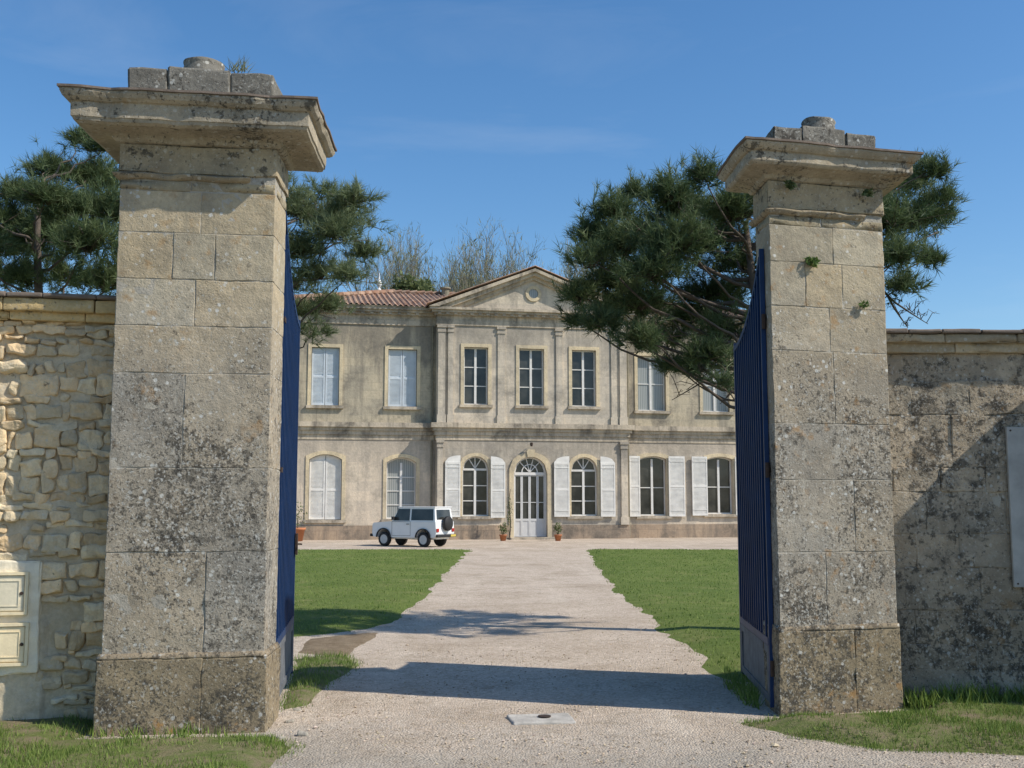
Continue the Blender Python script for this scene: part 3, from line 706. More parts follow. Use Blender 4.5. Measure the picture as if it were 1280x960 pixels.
E=[(412,406,.05),(406,400,.03),(400,397,.14),(397,394,.26),(394,391,.36)]
for nm,lst in (('string_course',S),('eaves_cornice',E)):
    zs_=[(Zp(a,D0-BW),Zp(b,D0-BW),c) for a,b,c in lst]; z_lo=zs_[0][0]; z_hi=zs_[-1][1]
    base_lo,base_hi=(zs0,zs1) if nm=='string_course' else (ze0,ze1)
    sc_=(base_hi-base_lo)/(z_hi-z_lo)
    A_=MB();B_=MB();C_=MB()
    for za,zb2,out in zs_:
        z0_=base_lo+(za-z_lo)*sc_+.002; z1_=base_lo+(zb2-z_lo)*sc_-.001
        A_.box(UL,BL-out-.002,-out,.4,z0_,z1_); B_.box(BR+out+.002,UR,-out,.4,z0_,z1_); C_.box(BL-out,BR+out,-BW-out,.4,z0_,z1_)
    for q in (A_,B_,C_): q.build(nm,M['ftrim'],house)
def modil(u0,u1,w,st_):
    u=u0
    while u<u1: mb=MB(); mb.box(u,u+.14,-w-.24,-w-.142,HZ(399.6),HZ(397.3)); mb.build('modillion',M['ftrim'],house); u+=st_
modil(BL,BR,BW,.36); modil(UL+1,BL-.7,0,.4); modil(BR+.7,UR-1,0,.4)
def pil(pa,pb,w,ztop,zbot,out=.06):
    a,b=HU(pa,500,w),HU(pb,500,w); mb=MB()
    mb.box(a,b,-w-out,-w-.001,zbot+.35,ztop-.32)
    mb.box(a-.04,b+.04,-w-out-.03,-w-.001,zbot+.002,zbot+.347)
    mb.box(a-.03,b+.03,-w-out-.03,-w-.001,ztop-.317,ztop-.24); mb.box(a-.02,b+.02,-w-out-.01,-w-.001,ztop-.238,ztop-.12); mb.box(a-.05,b+.05,-w-out-.05,-w-.001,ztop-.118,ztop-.003)
    mb.build('pilaster',M['fbay'],house)
for a,b in ((547,556),(559.5,566),(622,631),(695,703),(764,771),(774.5,783)):
    pil(a,b,BW,ze0,zs1+.01,.09 if a<560 or a>770 else .045)
for a,b in ((547,554),(775,783)): pil(a,b,BW,zs0,zpl,.09)
zE=ze1+.001; zA=zE+HZ(340,BW)-HZ(391,BW); a,b=BL-.42,BR+.42; apx=(a+b)/2
mb=MB(); mb.prism([(a+.5,zE),(b-.5,zE),(apx,zA-.32)],-BW+.02,.3); ped=mb.build('pediment',M['fbay'],house)
mb=MB()
for (o0,o1,out) in ((0,.14,.42),(.142,.30,.28),(.302,.46,.10)):
    for s_,e in ((1,a),(-1,b)):
        mb.prism([(e+s_*o0*3.1,zE+.002),(e+s_*o1*3.1,zE+.002),(apx,zA-o1),(apx,zA-o0)] if s_>0 else [(e+s_*o1*3.1,zE+.002),(e+s_*o0*3.1,zE+.002),(apx,zA-o0),(apx,zA-o1)],-BW-out,-BW+.015)
mb.build('raking_cornice',M['ftrim'],ped)
mb=MB(); zo=zE+(zA-zE)*.42; n=24; ri,ro=.22,.36
mb.ring([(apx+ri*math.cos(2*math.pi*i/n),zo+ri*math.sin(2*math.pi*i/n)) for i in range(n+1)],[(apx+ro*math.cos(2*math.pi*i/n),zo+ro*math.sin(2*math.pi*i/n)) for i in range(n+1)],-BW-.04,-BW+.015)
mb.build('oculus_ring',M['fyellow'],ped)
mb=MB(); mb.prism([(apx+ri*math.cos(2*math.pi*i/n),zo+ri*math.sin(2*math.pi*i/n)) for i in range(n)],-BW+.005,-BW+.012); mb.build('oculus',M['curtain'],ped)
def panel(mb,o,off,y0,y1): mb.prism(outline(o,off),y0,y1)
def shutter_closed(o,w,mat,par):
    ua,ub,za,zb,rise,kind=o; um=(ua+ub)/2
    for s_ in (0,1):
        mb=MB(); a,b=(ua+.02,um-.012) if s_==0 else (um+.012,ub-.02)
        n=6; pts=[(a,za+.02)]+[(a+(b-a)*i/n,archz((a+(b-a)*i/n-ua)/(ub-ua),zb,rise,kind)-.02) for i in range(n+1)]+[(b,za+.02)]
        mb.prism(pts,-w+.13,-w+.16)
        zt_=min(pts[1][1],pts[-2][1]); k=za+.12
        mb.box(a,a+.07,-w+.10,-w+.129,za+.02,zt_); mb.box(b-.07,b,-w+.10,-w+.129,za+.02,zt_)
        mb.box(a+.072,b-.072,-w+.10,-w+.129,za+.02,za+.11); mb.box(a+.072,b-.072,-w+.10,-w+.129,(za+zt_)/2-.05,(za+zt_)/2+.05)
        while k<zt_-.04:
            if abs(k-(za+zt_)/2)>.09: mb.box(a+.075,b-.075,-w+.112,-w+.129,k,k+.03)
            k+=.055
        mb.build('shutter',mat,par)
def window(o,w,kind,bars=3,surr=True,sy=.15,lab=None):
    ua,ub,za,zb,rise,ak=o; um=(ua+ub)/2; t=.055; y0,y1=-w+.19,-w+.26
    zi=zb-rise
    mb=MB(); A=outline(o,-.002); B=outline(o,-t); mb.ring(B,A,y0,y1)
    mb.box(ua+t,ub-t,y0,y1,za,za+t); mb.box(um-.05,um+.05,y0-.01,y1,za+t,zi-.01)
    if rise>.3:
        mb.box(ua+t,ub-t,y0-.01,y1,zi-.04,zi+.05)
        for g in (-.5,0,.5):
            d=math.pi/2+g*1.15; L=rise-t
            c0=Vector((um,0,zi+.05)); dr=Vector((math.cos(d),0,math.sin(d)))
            pr=Vector((-dr.z,0,dr.x))*.02
            p=[c0+dr*.02-pr,c0+dr*L*.97-pr,c0+dr*L*.97+pr,c0+dr*.02+pr]; mb.prism([(q.x,q.z) for q in p],y0+.005,y1-.01)
    zt_=zi-.04
    for i in range(1,bars+1):
        z=za+(zt_-za)*i/(bars+1); mb.box(ua+t,um-.051,y0+.01,y1-.01,z-.02,z+.02); mb.box(um+.051,ub-t,y0+.01,y1-.01,z-.02,z+.02)
    wobj=mb.build('window',M['white'],house,label=lab)
    mb=MB(); panel(mb,o,-.03,-w+.235,-w+.25); mb.build('pane',M['curtain'] if kind=='pale' else M['glass'],wobj)
    if surr:
        mb=MB(); A=outline(o,.001); B=outline(o,sy); mb.ring(A,B,-w-.035,-w-.001); mb.build('surround',M['fyellow'],wobj)
        mb=MB(); mb.box(ua-sy-.05,ub+sy+.05,-w-.12,-w+.16,za-.13,za-.002); mb.build('sill',M['ftrim'],wobj)
    if kind=='shutb': shutter_closed(o,w,M['shutblue'],wobj)
    if kind=='shutw': shutter_closed(o,w,M['shut'],wobj)
window(ul[0],0,'shutb',lab='window closed by pale grey blue shutters'); window(ul[1],0,'shutb')
window(gl[0],0,'shutw',lab='arched window closed by white shutters'); window(gl[1],0,'pale')
for o in ub_: window(o,BW,'',2)
for o in (gb[0],gb[2]): window(o,BW,'',2)
window(ur[0],0,'pale',1); window(ur[1],0,'pale',1)
for o in gr: window(o,0,'',1)
def openshut(pa,pb,yt,yb,w,archside=0):
    a,b=HU(pa,600,w),HU(pb,600,w); z0,z1=HZ(yb,w),HZ(yt,w); mb=MB(); y0,y1=-w-.115,-w-.075
    n=5; pts=[(a,z0)]
    for i in range(n+1):
        t=i/n; q=(t if archside<0 else 1-t); dz=0 if not archside else (1-math.sqrt(max(0,1-(1-q)**2)))*.28
        pts.append((a+(b-a)*t,z1-dz))
    pts.append((b,z0)); mb.prism(pts,y0,y1)
    zt_=min(pts[1][1],pts[-2][1])
    mb.box(a,a+.06,y0-.02,y0-.001,z0,zt_); mb.box(b-.06,b,y0-.02,y0-.001,z0,zt_)
    for z in (z0,(z0+zt_)/2-.05,zt_-.1): mb.box(a+.062,b-.062,y0-.02,y0-.001,z,z+.1)
    k=z0+.13
    while k<zt_-.13:
        if abs(k+.015-(z0+zt_)/2)>.09: mb.box(a+.065,b-.065,y0-.012,y0-.001,k,k+.028)
        k+=.055
    sh=mb.build('shutter',M['shut'],house)
    for z in (z0+.25,zt_-.25): mb=MB(); mb.box(a+.02,b-.02,y0-.03,y0-.021,z,z+.035); mb.build('strap',M['shut'],sh)
for a in ((556,575,570,646,-1),(613,631,571,647,1),(692,711,570,646,-1),(750,768,570,646,1)): openshut(a[0],a[1],a[2],a[3],BW,a[4])
for a in ((786,799,569,646),(835,855,569,646),(864,883,569,645),(918,938,569,645)): openshut(a[0],a[1],a[2],a[3],0)
o=gb[1]; ua,ub,za,zb,rise,ak=o; za=.10; o2=(ua,ub,za,zb,rise,ak); um=(ua+ub)/2; zi=zb-rise; w=BW
mb=MB(); mb.ring(outline(o2,-.07),outline(o2,-.002),-w+.15,-w+.26); mb.box(ua+.07,ub-.07,-w+.14,-w+.26,zi-.06,zi+.06)
for g in (-.6,-.2,.2,.6):
    d=math.pi/2+g*1.3; c0=Vector((um,0,zi+.06)); dr=Vector((math.cos(d),0,math.sin(d))); pr=Vector((-dr.z,0,dr.x))*.018; L=rise-.1
    p=[c0+dr*.02-pr,c0+dr*L-pr,c0+dr*L+pr,c0+dr*.02+pr]; mb.prism([(q.x,q.z) for q in p],-w+.16,-w+.22)
n=10; mb.ring([(um+.33*math.cos(math.pi*i/n),zi+.06+.33*math.sin(math.pi*i/n)) for i in range(n+1)],[(um+.37*math.cos(math.pi*i/n),zi+.06+.37*math.sin(math.pi*i/n)) for i in range(n+1)],-w+.165,-w+.215)
door=mb.build('door_frame',M['white'],house)
for a,b in ((ua+.072,um-.36),(um-.356,um-.003),(um+.003,um+.356),(um+.36,ub-.072)):
    mb=MB(); y0,y1=-w+.18,-w+.24
    frm(mb,a,b,za+.01,zi-.065,.05,y0,y1); mb.box(a+.05,b-.05,y0,y1,za+.7,za+.8); mb.box(a+.05,b-.05,y0+.02,y1-.01,za+.06,za+.7)
    mb.box(a+.05,b-.05,y0+.01,y1-.01,za+1.5,za+1.53)
    mb.build('door_leaf',M['door'],door)
mb=MB(); panel(mb,o2,-.05,-w+.222,-w+.232); mb.build('pane',M['glass'],door)
mb=MB(); mb.ring(outline(o2,.001),outline(o2,.2),-w-.06,-w-.001); mb.prism([(um-.14,zb-.01),(um+.14,zb-.01),(um+.2,zb+.32),(um-.2,zb+.32)],-w-.10,-w-.062); mb.build('surround',M['fyellow'],door)
mb=MB(); mb.tube([(um,-w-.1,zb+.55),(um,-w-.24,zb+.6)],[.015,.015],6); mb.lathe([(.03,0),(.07,-.03),(.055,-.15),(.03,-.17)],(um,-w-.24,zb+.62),10); mb.build('lantern',M['iron'],house)
for u in (BL-.16,BR+.16):
    for z0,z1 in ((.1,zs0-.02),(zs1+.02,ze0-.02)): mb=MB(); mb.tube([(u,-.09,z0),(u,-.09,z1)],[.045]*2,8); mb.build('downpipe',M['twig'],house)
# roof
slope=.285; ov=.45; nu=int((UR-UL+2*ov)/.05); nv=40; v=[];f=[]
zb_=ze1+.01
for i in range(nu+1):
    u=UL-ov+(UR-UL+2*ov)*i/nu
    for j in range(nv+1):
        y=-ov+(11.4+2*ov)*j/nv
        d=min(y+ov,11.4+ov-y,(u-UL+ov),(UR+ov-u)); cor=.045*math.sin(u*2*math.pi/.24) if min(u-UL+ov,UR+ov-u)>min(y+ov,11.4+ov-y) else .045*math.sin(y*2*math.pi/.24)
        v.append((u,y,zb_+.05+d*slope+cor+.03*noise.noise(Vector((u*.5,y*.5,0)))))
for i in range(nu):
    for j in range(nv): a=i*(nv+1)+j; f.append((a,a+nv+1,a+nv+2,a+1))
mb=MB(); mb.add(v,f); roof=mb.build('roof',M['tile'],house)
mb=MB(); mb.box(UL-ov+.05,BL-.5,-ov+.06,11.4+ov-.05,zb_-.008,zb_+.04); mb.box(BR+.5,UR+ov-.05,-ov+.06,11.4+ov-.05,zb_-.008,zb_+.04); mb.build('eave_board',M['ftrim'],roof)
zr=zb_+(5.7+ov)*slope+.06
mb=MB(); ua_,ub2=UL+5.7,UR-5.7; u=ua_
while u<ub2: mb.tube([(u,5.7,zr-.02),(u+.4,5.7,zr+.02)],[.12,.14],8); u+=.38
for s_,e in ((1,UL-ov),(-1,UR+ov)):
    for k in range(17):
        t0=k/17; L=5.7+ov
        mb.tube([(e+s_*L*t0,-ov+L*t0,zb_+.05+L*t0*slope+.03),(e+s_*L*(t0+.06),-ov+L*(t0+.06),zb_+.05+L*(t0+.06)*slope+.06)],[.14,.12],7)
mb.build('ridge_tiles',M['tile'],roof)
v=[];f=[];nu2,nv2=40,130
for i in range(nu2+1):
    for j in range(nv2+1):
        t=i/nu2; u=(BL-.5)+(BR-BL+1.0)*t; y=-BW-.46+ (6.4)*j/nv2
        z=zE+.10+(zA-zE)*(1-abs(2*t-1))+.04*math.sin(y*2*math.pi/.24)
        v.append((u,y,z))
for i in range(nu2):
    for j in range(nv2): q=i*(nv2+1)+j; f.append((q,q+nv2+1,q+nv2+2,q+1))
mb=MB(); mb.add(v,f); mb.build('pediment_roof',M['tile'],roof)
u=HU(558,360,-5); mb=MB(); mb.lathe([(.2,-.5),(.2,.16),(.28,.2),(.26,.28)],(u,5.4,zr),14); mb.build('chimney',M['twig'],roof,label='low round chimney')
mb=MB(); u=HU(475,360,-5); mb.lathe([(.12,-.2),(.12,0),(.05,.1),(.13,.25),(.12,.4),(.04,.55),(.015,.85)],(u,5.7,zr+.1),12); mb.build('finial',M['white'],roof)

# ---------------------------------------------------------------- potted plants
def leaves(n,c,rad,size,mat,name,parent):
    d=np.random.randn(n,3); d/=np.linalg.norm(d,axis=1)[:,None]; r=np.random.rand(n)**.4
    p=np.array(c)+d*r[:,None]*np.array(rad); a=np.random.randn(n,3); a/=np.linalg.norm(a,axis=1)[:,None]
    b=np.cross(a,np.random.randn(n,3)); b/=np.linalg.norm(b,axis=1)[:,None]
    V=np.stack([p-b*size*.4,p+b*size*.4,p+a*size],1); return tri_mesh(name,V,np.repeat(np.random.rand(n),3),mat,parent)
for (px,py,s_,lab) in ((374,677,1.3,'shrub in a large terracotta pot at the far side of the left lawn'),(629,674,.62,'small potted shrub standing left of the front door'),(697,674,.62,'small potted shrub standing right of the front door')):
    x,y=G(px,py); y=min(y,45.6); x=(px-640)/1350*y
    t=thing('potted_plant',lab,'plant',(x,y,.012))
    mb=MB(); mb.lathe([(.17*s_,0),(.24*s_,.36*s_),(.27*s_,.36*s_),(.27*s_,.43*s_),(.22*s_,.43*s_),(.2*s_,.38*s_)],(0,0,0),16); mb.build('pot',M['terra'],t,True)
    mb=MB(); mb.tube([(0,0,.38*s_),(.02,0,.8*s_)],[.03,.02],6); mb.build('stem',M['bark'],t)
    leaves(130,(0,0,.85*s_),(.30*s_,.30*s_,.42*s_),.08,M['leaf2'],'foliage',t)
x,y=(637-640)/1350*46.8,46.9
t=thing('climbing_shrub','thin climbing shrub trained up the wall left of the front door','plant',(x,y,0))
mb=MB(); mb.tube([(0,0,0),(.05,.02,.8),(-.04,.05,1.6),(.04,.05,2.2)],[.03,.025,.02,.01],6); mb.build('stem',M['bark'],t)
leaves(170,(0,0,1.1),(.13,.1,.9),.06,M['leaf2'],'foliage',t)

# ---------------------------------------------------------------- car
cs=.88
gy=40.3; gx=(517-640)/1350*gy
car=thing('parked_car','small white boxy off roader parked on the gravel in front of the house','car',(gx,gy,.015),R(180-32)); car.scale=(cs,cs,cs)
def arcpts(cx,r,n=8): return [(cx+r*math.cos(math.pi*i/n),.38+max(0,r*math.sin(math.pi*i/n)-.0)) for i in range(n+1)]
prof=[(1.60,.40),(1.66,.56),(1.64,.92),(1.56,.98),(.62,1.04),(-1.64,1.04),(-1.67,.56),(-1.62,.40)]+arcpts(-1.02,.35)[::-1]+arcpts(1.03,.35)[::-1]
mb=MB(); mb.prism(prof,-.64,.64)
mb.box(-1.55,1.5,-.43,.43,.32,.50)
body=mb.build('body',M['carwhite'],car)
for cx in (-1.02,1.03):
    for s_ in (-1,1):
        mb=MB(); A=[(cx+.345*math.cos(math.pi*i/10),.38+.345*math.sin(math.pi*i/10)) for i in range(11)]; B=[(cx+.385*math.cos(math.pi*i/10),.38+.38*math.sin(math.pi*i/10)) for i in range(11)]
        y0,y1=(.645,.70) if s_>0 else (-.70,-.645); mb.ring(A,B,y0,y1); mb.build('wheel_arch',M['black'],car)
        wh=MB(); yc=s_*.56; r=.30
        wh.lathe([(.18,-.08),(.28,-.09),(r,-.06),(r,.06),(.28,.09),(.18,.08)],(cx,yc,r),26,'y'); wo=wh.build('tyre',M['black'],car,True)
        wh=MB(); wh.lathe([(.19,-.083),(.18,-.068),(.08,-.055),(.07,-.085),(.02,-.09)] if s_<0 else [(.02,.09),(.07,.085),(.08,.055),(.18,.068),(.19,.083)],(cx,yc,r),20,'y'); wh.build('rim',M['steel'],wo)
def cab(x0b,x1b,x0t,x1t,z0,z1,wb,wt,mat,name,par=None):
    v=[(x0b,-wb,z0),(x1b,-wb,z0),(x1b,wb,z0),(x0b,wb,z0),(x0t,-wt,z1),(x1t,-wt,z1),(x1t,wt,z1),(x0t,wt,z1)]
    mb=MB(); mb.add(v,[(0,3,2,1),(4,5,6,7),(0,1,5,4),(1,2,6,5),(2,3,7,6),(3,0,4,7)]); return mb.build(name,mat,par or car)
cab(-1.61,.62,-1.54,.28,1.042,1.60,.62,.56,M['carwhite'],'cabin')
mb=MB(); block(mb,-1.58,.33,-.59,.59,1.60,1.65,r=.03,res=.3,amp=0); mb.build('roof',M['carwhite'],car,True)
def sidepane(xa,xb,xc,xd,z0,z1,name):
    for s_ in (-1,1):
        yb=lambda z: (.62-(z-1.042)/(.558)*.06+.006)*s_
        mb=MB(); mb.add([(xa,yb(z0),z0),(xb,yb(z0),z0),(xc,yb(z1),z1),(xd,yb(z1),z1)],[(0,1,2,3) if s_<0 else (3,2,1,0)]); mb.build(name,M['glass'],car)
sidepane(-.30,.54,.31,-.30,1.07,1.56,'side_window'); sidepane(-1.52,-.38,-.38,-1.48,1.09,1.55,'side_window')
mb=MB(); q=lambda z:-1.61+(z-1.042)/.558*.07-.006
mb.add([(q(1.12),-.5,1.12),(q(1.12),.5,1.12),(q(1.53),.47,1.53),(q(1.53),-.47,1.53)],[(3,2,1,0)]); mb.build('rear_window',M['glass'],car)
mb=MB(); q=lambda z:.62-(z-1.042)/.558*.34+.006
mb.add([(q(1.09),-.55,1.09),(q(1.09),.55,1.09),(q(1.55),.52,1.55),(q(1.55),-.52,1.55)],[(0,1,2,3)]); mb.build('windscreen',M['glass'],car)
for s_ in (-1,1):
    mb=MB(); y0,y1=sorted((s_*.645,s_*.639)); frm(mb,-.36,.612,.45,1.035,.011,y0,y1); dr_=mb.build('door_seam',M['black'],car)
    mb=MB(); y0,y1=sorted((s_*.645,s_*.665)); mb.box(-.30,-.16,y0,y1,.92,.945); mb.build('door_handle',M['black'],car)
    mb=MB(); mb.box(.42,.50,min(s_*.66,s_*.82),max(s_*.66,s_*.82),1.1,1.24); mb.build('mirror',M['black'],car)
    mb=MB(); mb.box(-1.70,-1.672,min(s_*.46,s_*.62),max(s_*.46,s_*.62),.62,.76); mb.build('tail_light',M['red'],car)
    mb=MB(); mb.lathe([(.02,.0),(.10,.0),(.10,.03),(.02,.035)],(1.66,s_*.45,.80),14,'y')
    for i,p in enumerate(mb.v): 
        dx,dy,dz=p[0]-1.66,p[1]-s_*.45,p[2]-.80; mb.v[i]=(1.655+dy*.3,s_*.45+dx,.80+dz)
    mb.build('headlight',M['steel'],car)
mb=MB(); block(mb,-1.78,-1.68,-.68,.68,.40,.52,r=.03,res=.3,amp=0); mb.build('bumper',M['black'],car)
mb=MB(); block(mb,1.67,1.76,-.68,.68,.40,.52,r=.03,res=.3,amp=0); mb.build('bumper',M['black'],car)
mb=MB(); mb.lathe([(.02,-.08),(.27,-.08),(.30,-.05),(.30,.05),(.26,.08)],(0,0,0),24,'y'); mb.v=[(-1.76+p[1],-.06+p[0],.96+p[2]) for p in mb.v]
sp=mb.build('spare_wheel',M['black'],car,True)
mb=MB(); mb.box(-1.795,-1.783,-.60,-.24,.42,.51); mb.build('number_plate',M['yellow'],car)

# ---------------------------------------------------------------- pines
def pine(label,base,blobs,Y,mat,ntuft,nl=.16,seed=1,spread=1.3,bare=[],m=22,rf=1.15):
    rs=np.random.RandomState(seed); rnd=random.Random(seed)
    bx,by=base; root=thing('pine_tree',label,'tree',(bx,by,0))
    B=Vector((bx,by,0)); cents=[]
    for px,py,r in blobs:
        yy=Y+rnd.uniform(-spread,spread); p=P(px,py,yy)-B; cents.append((p,r*rf*yy/F))
    zs=max(c.z for c,_ in cents); cx=sum(c.x for c,_ in cents)/len(cents)
    tp=[(0,0,0)]; k=8
    for i in range(1,k+1):
        t=i/k; tp.append((cx*t*.6+.12*math.sin(t*5),.15*math.sin(t*4+1),zs*.86*t))
    mb=MB(); mb.tube(tp,[.15*(1-.85*i/k)+.010 for i in range(k+1)],10)
    def trunk_at(z):
        t=min(1,max(0,z/(zs*.86))); f_=t*k; i=min(k-1,int(f_)); q=f_-i; return Vector(tp[i]).lerp(Vector(tp[i+1]),q)
    V=[];T=[]
    area=sum(r*r for _,r in cents)
    for c,r in cents:
        s0=trunk_at(c.z-.35*math.hypot(c.x-cx*.5,c.y)-.3); L_=(c-s0).length
        mid=s0.lerp(c,.5)+Vector((rnd.uniform(-.2,.2),rnd.uniform(-.2,.2),-.12*L_+rnd.uniform(-.1,.1)))
        pts=[]
        for q in range(9):
            t=q/8; p=s0*(1-t)**2+mid*2*t*(1-t)+c*t*t; pts.append(p+Vector((rnd.uniform(-.05,.05),rnd.uniform(-.05,.05),rnd.uniform(-.05,.05)))*(0<q<8))
        R0=.012+.008*L_; mb.tube(pts,[R0*(1-.8*q/8) for q in range(9)],6)
        n=max(10,int(ntuft*r*r/area)); tips=[]
        for i in range(n):
            d=rs.randn(3); d/=np.linalg.norm(d); d[2]=abs(d[2])*.9-.4 if rs.rand()<.65 else d[2]
            q=r*(rs.rand()**.5)*rs.uniform(.7,1.35); wob=1+.55*noise.noise(Vector((c.x*2+d[0]*2,c.y*2+d[1]*2,d[2]*2+c.z)))
            p=np.array(c)+d*q*np.array([1.08,1.0,.88])*wob
            if noise.noise(Vector(p)*1.9+Vector((0,0,seed)))<-.2: continue
            tips.append((p,d))
        for i in range(0,len(tips),5):
            p,d=tips[i]; mb.tube([c-Vector((0,0,r*.3)),(c+Vector(p))*.5-Vector((0,0,.05)),Vector(p)],[.009,.006,.003],3)
        for p,d in tips:
            ax=d*.7+np.array([0,0,.65])+rs.randn(3)*.35; ax/=np.linalg.norm(ax)
            nd=rs.randn(m,3); nd-=nd.dot(ax)[:,None]*ax; nd/=np.linalg.norm(nd,axis=1)[:,None]
            th=rs.uniform(.15,1.2,m); dr=ax*np.cos(th)[:,None]+nd*np.sin(th)[:,None]
            st_=p+ax*rs.uniform(-.12,.05,m)[:,None]
            sd=np.cross(dr,rs.randn(m,3)); sd/=np.linalg.norm(sd,axis=1)[:,None]; ln=nl*rs.uniform(.6,1.1,m)
            V.append(np.stack([st_-sd*.0048,st_+sd*.0048,st_+dr*ln[:,None]],1))
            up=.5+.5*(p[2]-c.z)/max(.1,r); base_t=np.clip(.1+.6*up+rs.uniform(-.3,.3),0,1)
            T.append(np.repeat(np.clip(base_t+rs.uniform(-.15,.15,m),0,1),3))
    for (pxa,pya,pxb,pyb) in bare:
        a_=P(pxa,pya,Y)-B; b_=P(pxb,pyb,Y+rnd.uniform(-.4,.4))-B; L=(b_-a_).length
        mb.tube([a_,a_.lerp(b_,.3)+Vector((0,0,-.05*L)),a_.lerp(b_,.65)+Vector((0,0,-.03*L)),b_],[.018,.014,.010,.004],5)
        for i in range(11):
            q=a_.lerp(b_,rnd.uniform(.2,1)); d=Vector((rnd.uniform(-1,1),rnd.uniform(-1,1),rnd.uniform(-.5,1)))*.22*L
            mb.tube([q,q+d*.6+Vector((0,0,.04)),q+d],[.006,.005,.002],3)
            for j in range(2):
                q2=q+d*rnd.uniform(.3,.9); d2=Vector((rnd.uniform(-1,1),rnd.uniform(-1,1),rnd.uniform(-.5,1)))*.11*L; mb.tube([q2,q2+d2],[.004,.002],3)
    mb.build('trunk',M['bark'],root,True)
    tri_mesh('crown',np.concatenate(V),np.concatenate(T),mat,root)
pine('dark green pine with spreading layered limbs behind the right gate pillar',(3.55,13.5),
 [(738,325,32),(722,285,18),(770,262,34),(800,375,36),(835,240,34),(848,300,46),(880,215,22),(885,365,42),(915,262,42),(752,400,24),(835,425,28),(905,415,36),(935,325,46),(1000,300,50),(725,365,24),
  (1045,255,50),(1080,300,45),(1130,228,32),(1165,212,22),(1152,268,36),(1178,245,18),(1128,318,30),(1162,322,18),(868,455,20),(775,305,36),(812,335,38),(790,240,20),(1172,290,20),(960,240,34),(890,300,42),(770,350,32),(860,395,34),(740,290,24),(850,260,36),(1115,270,42),(800,290,30),(720,400,14),(900,475,16),(800,420,24),(885,440,28),(770,385,28),(1130,355,20),(835,455,16)],
 13.5,M['needle'],8200,.16,3,1.2,
 bare=[(940,400,780,425),(940,430,840,500),(950,450,900,505),(1100,360,1160,405),(1110,370,1135,410),(940,410,880,470),(900,440,905,490)])
pine('dark pine rising behind the left rubble wall',(-7.1,16.2),
 [(20,240,24),(60,208,28),(98,172,18),(118,222,38),(62,285,44),(18,305,38),(112,300,46),(35,345,30),(88,340,38),(8,270,28),(-5,335,36),(-45,300,45),(-60,240,40),(150,262,44),(190,330,45),(130,182,22),(60,245,32),(90,260,34),(130,350,34)],
 16.2,M['needle'],5600,.185,5)
pine('lighter green airy pine behind the left gate pillar',(-4.2,17.5),
 [(372,262,24),(402,240,26),(440,248,26),(466,278,16),(420,288,32),(380,310,30),(455,314,22),(402,340,28),(365,352,30),(395,412,20),(368,388,22),(408,380,22),(320,300,40),(280,280,45),(240,320,45),(340,240,30),(435,342,20),(400,270,28),(432,268,26)],
 17.5,M['needle2'],3100,.19,8,1.3,bare=[(340,330,440,330),(340,370,425,400),(340,300,460,300),(340,280,420,250)])

# ---------------------------------------------------------------- budding trees behind the house
def baretree_mesh(seed,h):
    rnd=random.Random(seed); tr=MB(); tips=[]
    def grow(p,d,L,r,dep):
        n=3; pts=[p]; q=p.copy(); dd=d.copy()
        for i in range(n):
            dd=(dd+Vector((rnd.uniform(-.15,.15),rnd.uniform(-.15,.15),rnd.uniform(-.02,.14)))).normalized(); q=q+dd*L/n; pts.append(q.copy())
        tr.tube(pts,[r,r*.9,r*.75,r*.6],5 if dep<2 else 3)
        if dep>=4: tips.append((q,dd))
        if dep==5: return
        for i in range(4 if dep>0 else 6):
            a=Vector((rnd.uniform(-1,1),rnd.uniform(-1,1),rnd.uniform(.1,.9))).normalized()
            nd=(dd*.75+a*.8).normalized(); grow(pts[rnd.choice([1,2,3,3])].copy(),nd,L*rnd.uniform(.62,.78),r*.54,dep+1)
    grow(Vector((0,0,0)),Vector((0,0,1)),h*.28,.22,0)
    return tr,tips
prot=[]
for sd in (11,12):
    tr,tips=baretree_mesh(sd,18); zs_=sorted(t[0].z for t in tips); zm=zs_[int(len(zs_)*.97)]; k=18.0/zm; tr.v=[(a*k,b*k,c*k) for a,b,c in tr.v]
    rs=np.random.RandomState(sd); tp=np.repeat(np.array([t[0][:] for t in tips])*k,3,0); td=np.repeat(np.array([t[1][:] for t in tips]),3,0)
    pts=tp+rs.randn(len(tp),3)*.12; d=td+rs.randn(len(tp),3)*.55+np.array([0,0,.25]); d/=np.linalg.norm(d,axis=1)[:,None]
    sd_=rs.randn(len(pts),3)*.014; V=np.stack([pts-sd_,pts+sd_,pts+d*rs.uniform(.25,.65,len(tp))[:,None]],1); prot.append((tr,V))
first=[None,None]
for i,(px,py,lab) in enumerate([(474,338,'budding tree leftmost of the row behind the roof'),(500,322,'budding tree showing above the left end of the tiled roof'),(530,326,'budding tree third from the left behind the roof'),(560,322,'budding tree in the middle of the row behind the tiled roof'),(590,318,'tallest budding tree behind the roof, left of the pediment'),(622,328,'budding tree just left of the pediment apex'),(652,324,'budding tree directly behind the pediment apex'),(688,328,'budding tree right of the pediment, beside the pine'),(735,329,'budding tree mostly hidden by the right pine')]):
    yy=72+3*math.sin(i*2.1); x=(px-640)/1350*yy
    t=thing('budding_tree',lab,'tree',(x,yy,0),i*1.3,'leafless budding trees behind the house'); sc=Zp(py,yy)/18.0; t.scale=(sc*.85,sc*.85,sc)
    j=i%2
    if first[j] is None:
        tr,V=prot[j]; a_=tr.build('trunk',M['twig'],t); b_=tri_mesh('crown',V,np.repeat(np.random.rand(len(V)),3),M['bud'],t); first[j]=(a_,b_)
    else:
        for q in first[j]: c=q.copy(); C.objects.link(c); c.parent=t
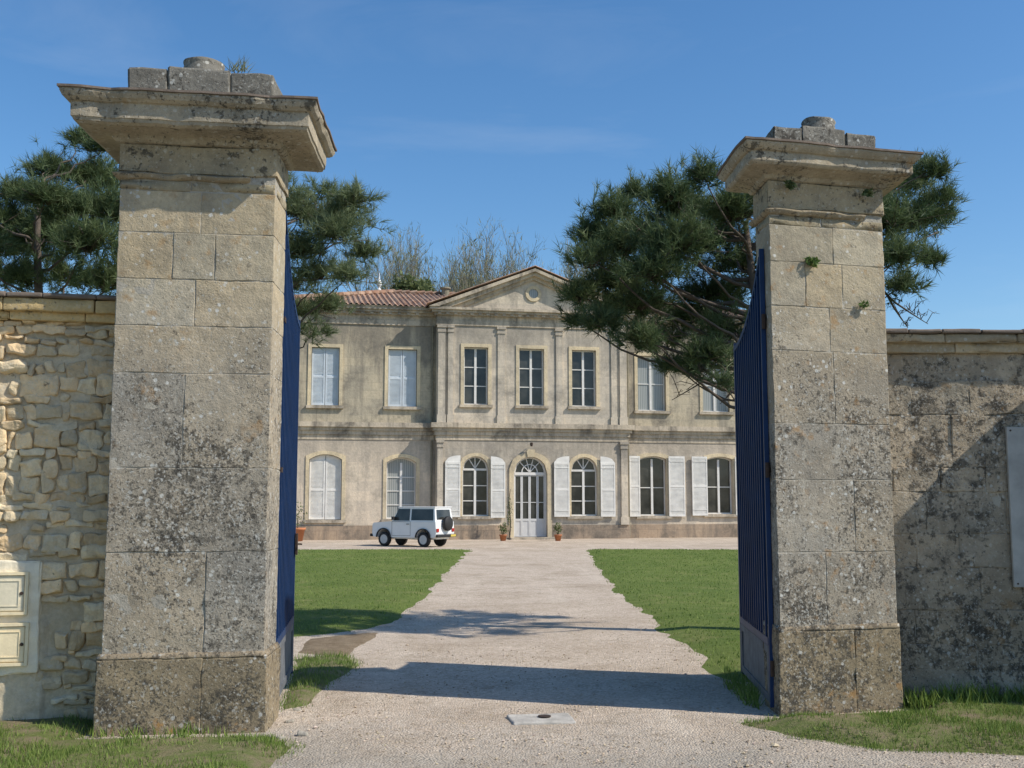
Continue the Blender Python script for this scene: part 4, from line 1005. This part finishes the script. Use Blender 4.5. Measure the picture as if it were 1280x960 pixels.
def bush(name,label,cat,px,py0,yy,wpx,hpx,n,mat,sz):
    x=(px-640)/1350*yy; zt_=Zp(py0,yy); r=wpx/2*yy/1350; hh=hpx*yy/1350
    t=thing(name,label,cat,(x,yy,0)); mb=MB(); mb.tube([(0,0,0),(.1,0,zt_*.6),(0,0,zt_-.5)],[.3,.22,.05],8); mb.build('trunk',M['bark'],t)
    rs=np.random.RandomState(int(px)); V=[];T=[]
    for b in range(14):
        c=np.array([rs.uniform(-.7,.7)*r,rs.uniform(-.7,.7)*r,zt_-hh*rs.uniform(.15,.9)]); q=r*rs.uniform(.3,.5); m=n//14
        d=rs.randn(m,3); d/=np.linalg.norm(d,axis=1)[:,None]; p=c+d*q*(rs.rand(m)**.4)[:,None]
        a_=rs.randn(m,3)*sz; b_=rs.randn(m,3)*sz*.6; V.append(np.stack([p,p+a_+b_,p+a_-b_],1)); T.append(np.repeat(np.clip(.5+.4*d[:,2]+rs.uniform(-.2,.2,m),0,1),3))
    tri_mesh('crown',np.concatenate(V),np.concatenate(T),mat,t)
bush('evergreen_tree','dull green leafy tree showing just above the left part of the tiled roof','tree',500,350,64,90,50,7000,M['leaf2'],.12)

# ---------------------------------------------------------------- plants on the pillars
def sprig(label,px,py,Y,r,n,mat='leaf',sz=.04):
    p=P(px,py,Y); t=thing('wall_plant',label,'plant',p)
    mb=MB()
    for i in range(5): a=random.uniform(0,6.28); mb.tube([(0,.03,-r*.3),(math.cos(a)*r*.6,-.02,math.sin(a)*r*.5)],[.003,.0015],4)
    mb.build('stem',M['bark'],t); leaves(n,(0,-.02,0),(r,r*.5,r*.8),sz,M[mat],'foliage',t)
sprig('bright green leafy sprig growing from a high joint of the right pillar',1014,328,8.58,.055,60)
sprig('small pale plant rooted in the joint at the right side of the right pillar',1080,381,8.70,.05,35,sz=.03)
sprig('dark little tuft growing under the cornice of the right pillar, left side',988,232,8.48,.045,60,mat='needle')
sprig('dark little tuft growing under the cornice of the right pillar, right side',1085,242,8.66,.04,50,mat='needle')
p=P(300,84,8.1); t=thing('wall_plant','thin dry grass tuft growing on top of the left pillar','plant',p)
n=45; rs=np.random.RandomState(4); b_=np.stack([rs.uniform(-.08,.06,n),rs.uniform(-.05,.05,n),np.full(n,-.03)],1); tp_=b_+np.stack([rs.uniform(-.10,.12,n),rs.uniform(-.08,.08,n),rs.uniform(.04,.14,n)],1)
V=np.stack([b_-[.004,0,0],b_+[.004,0,0],tp_],1); tri_mesh('blades',V,np.repeat(rs.rand(n),3),M['bud'],t)
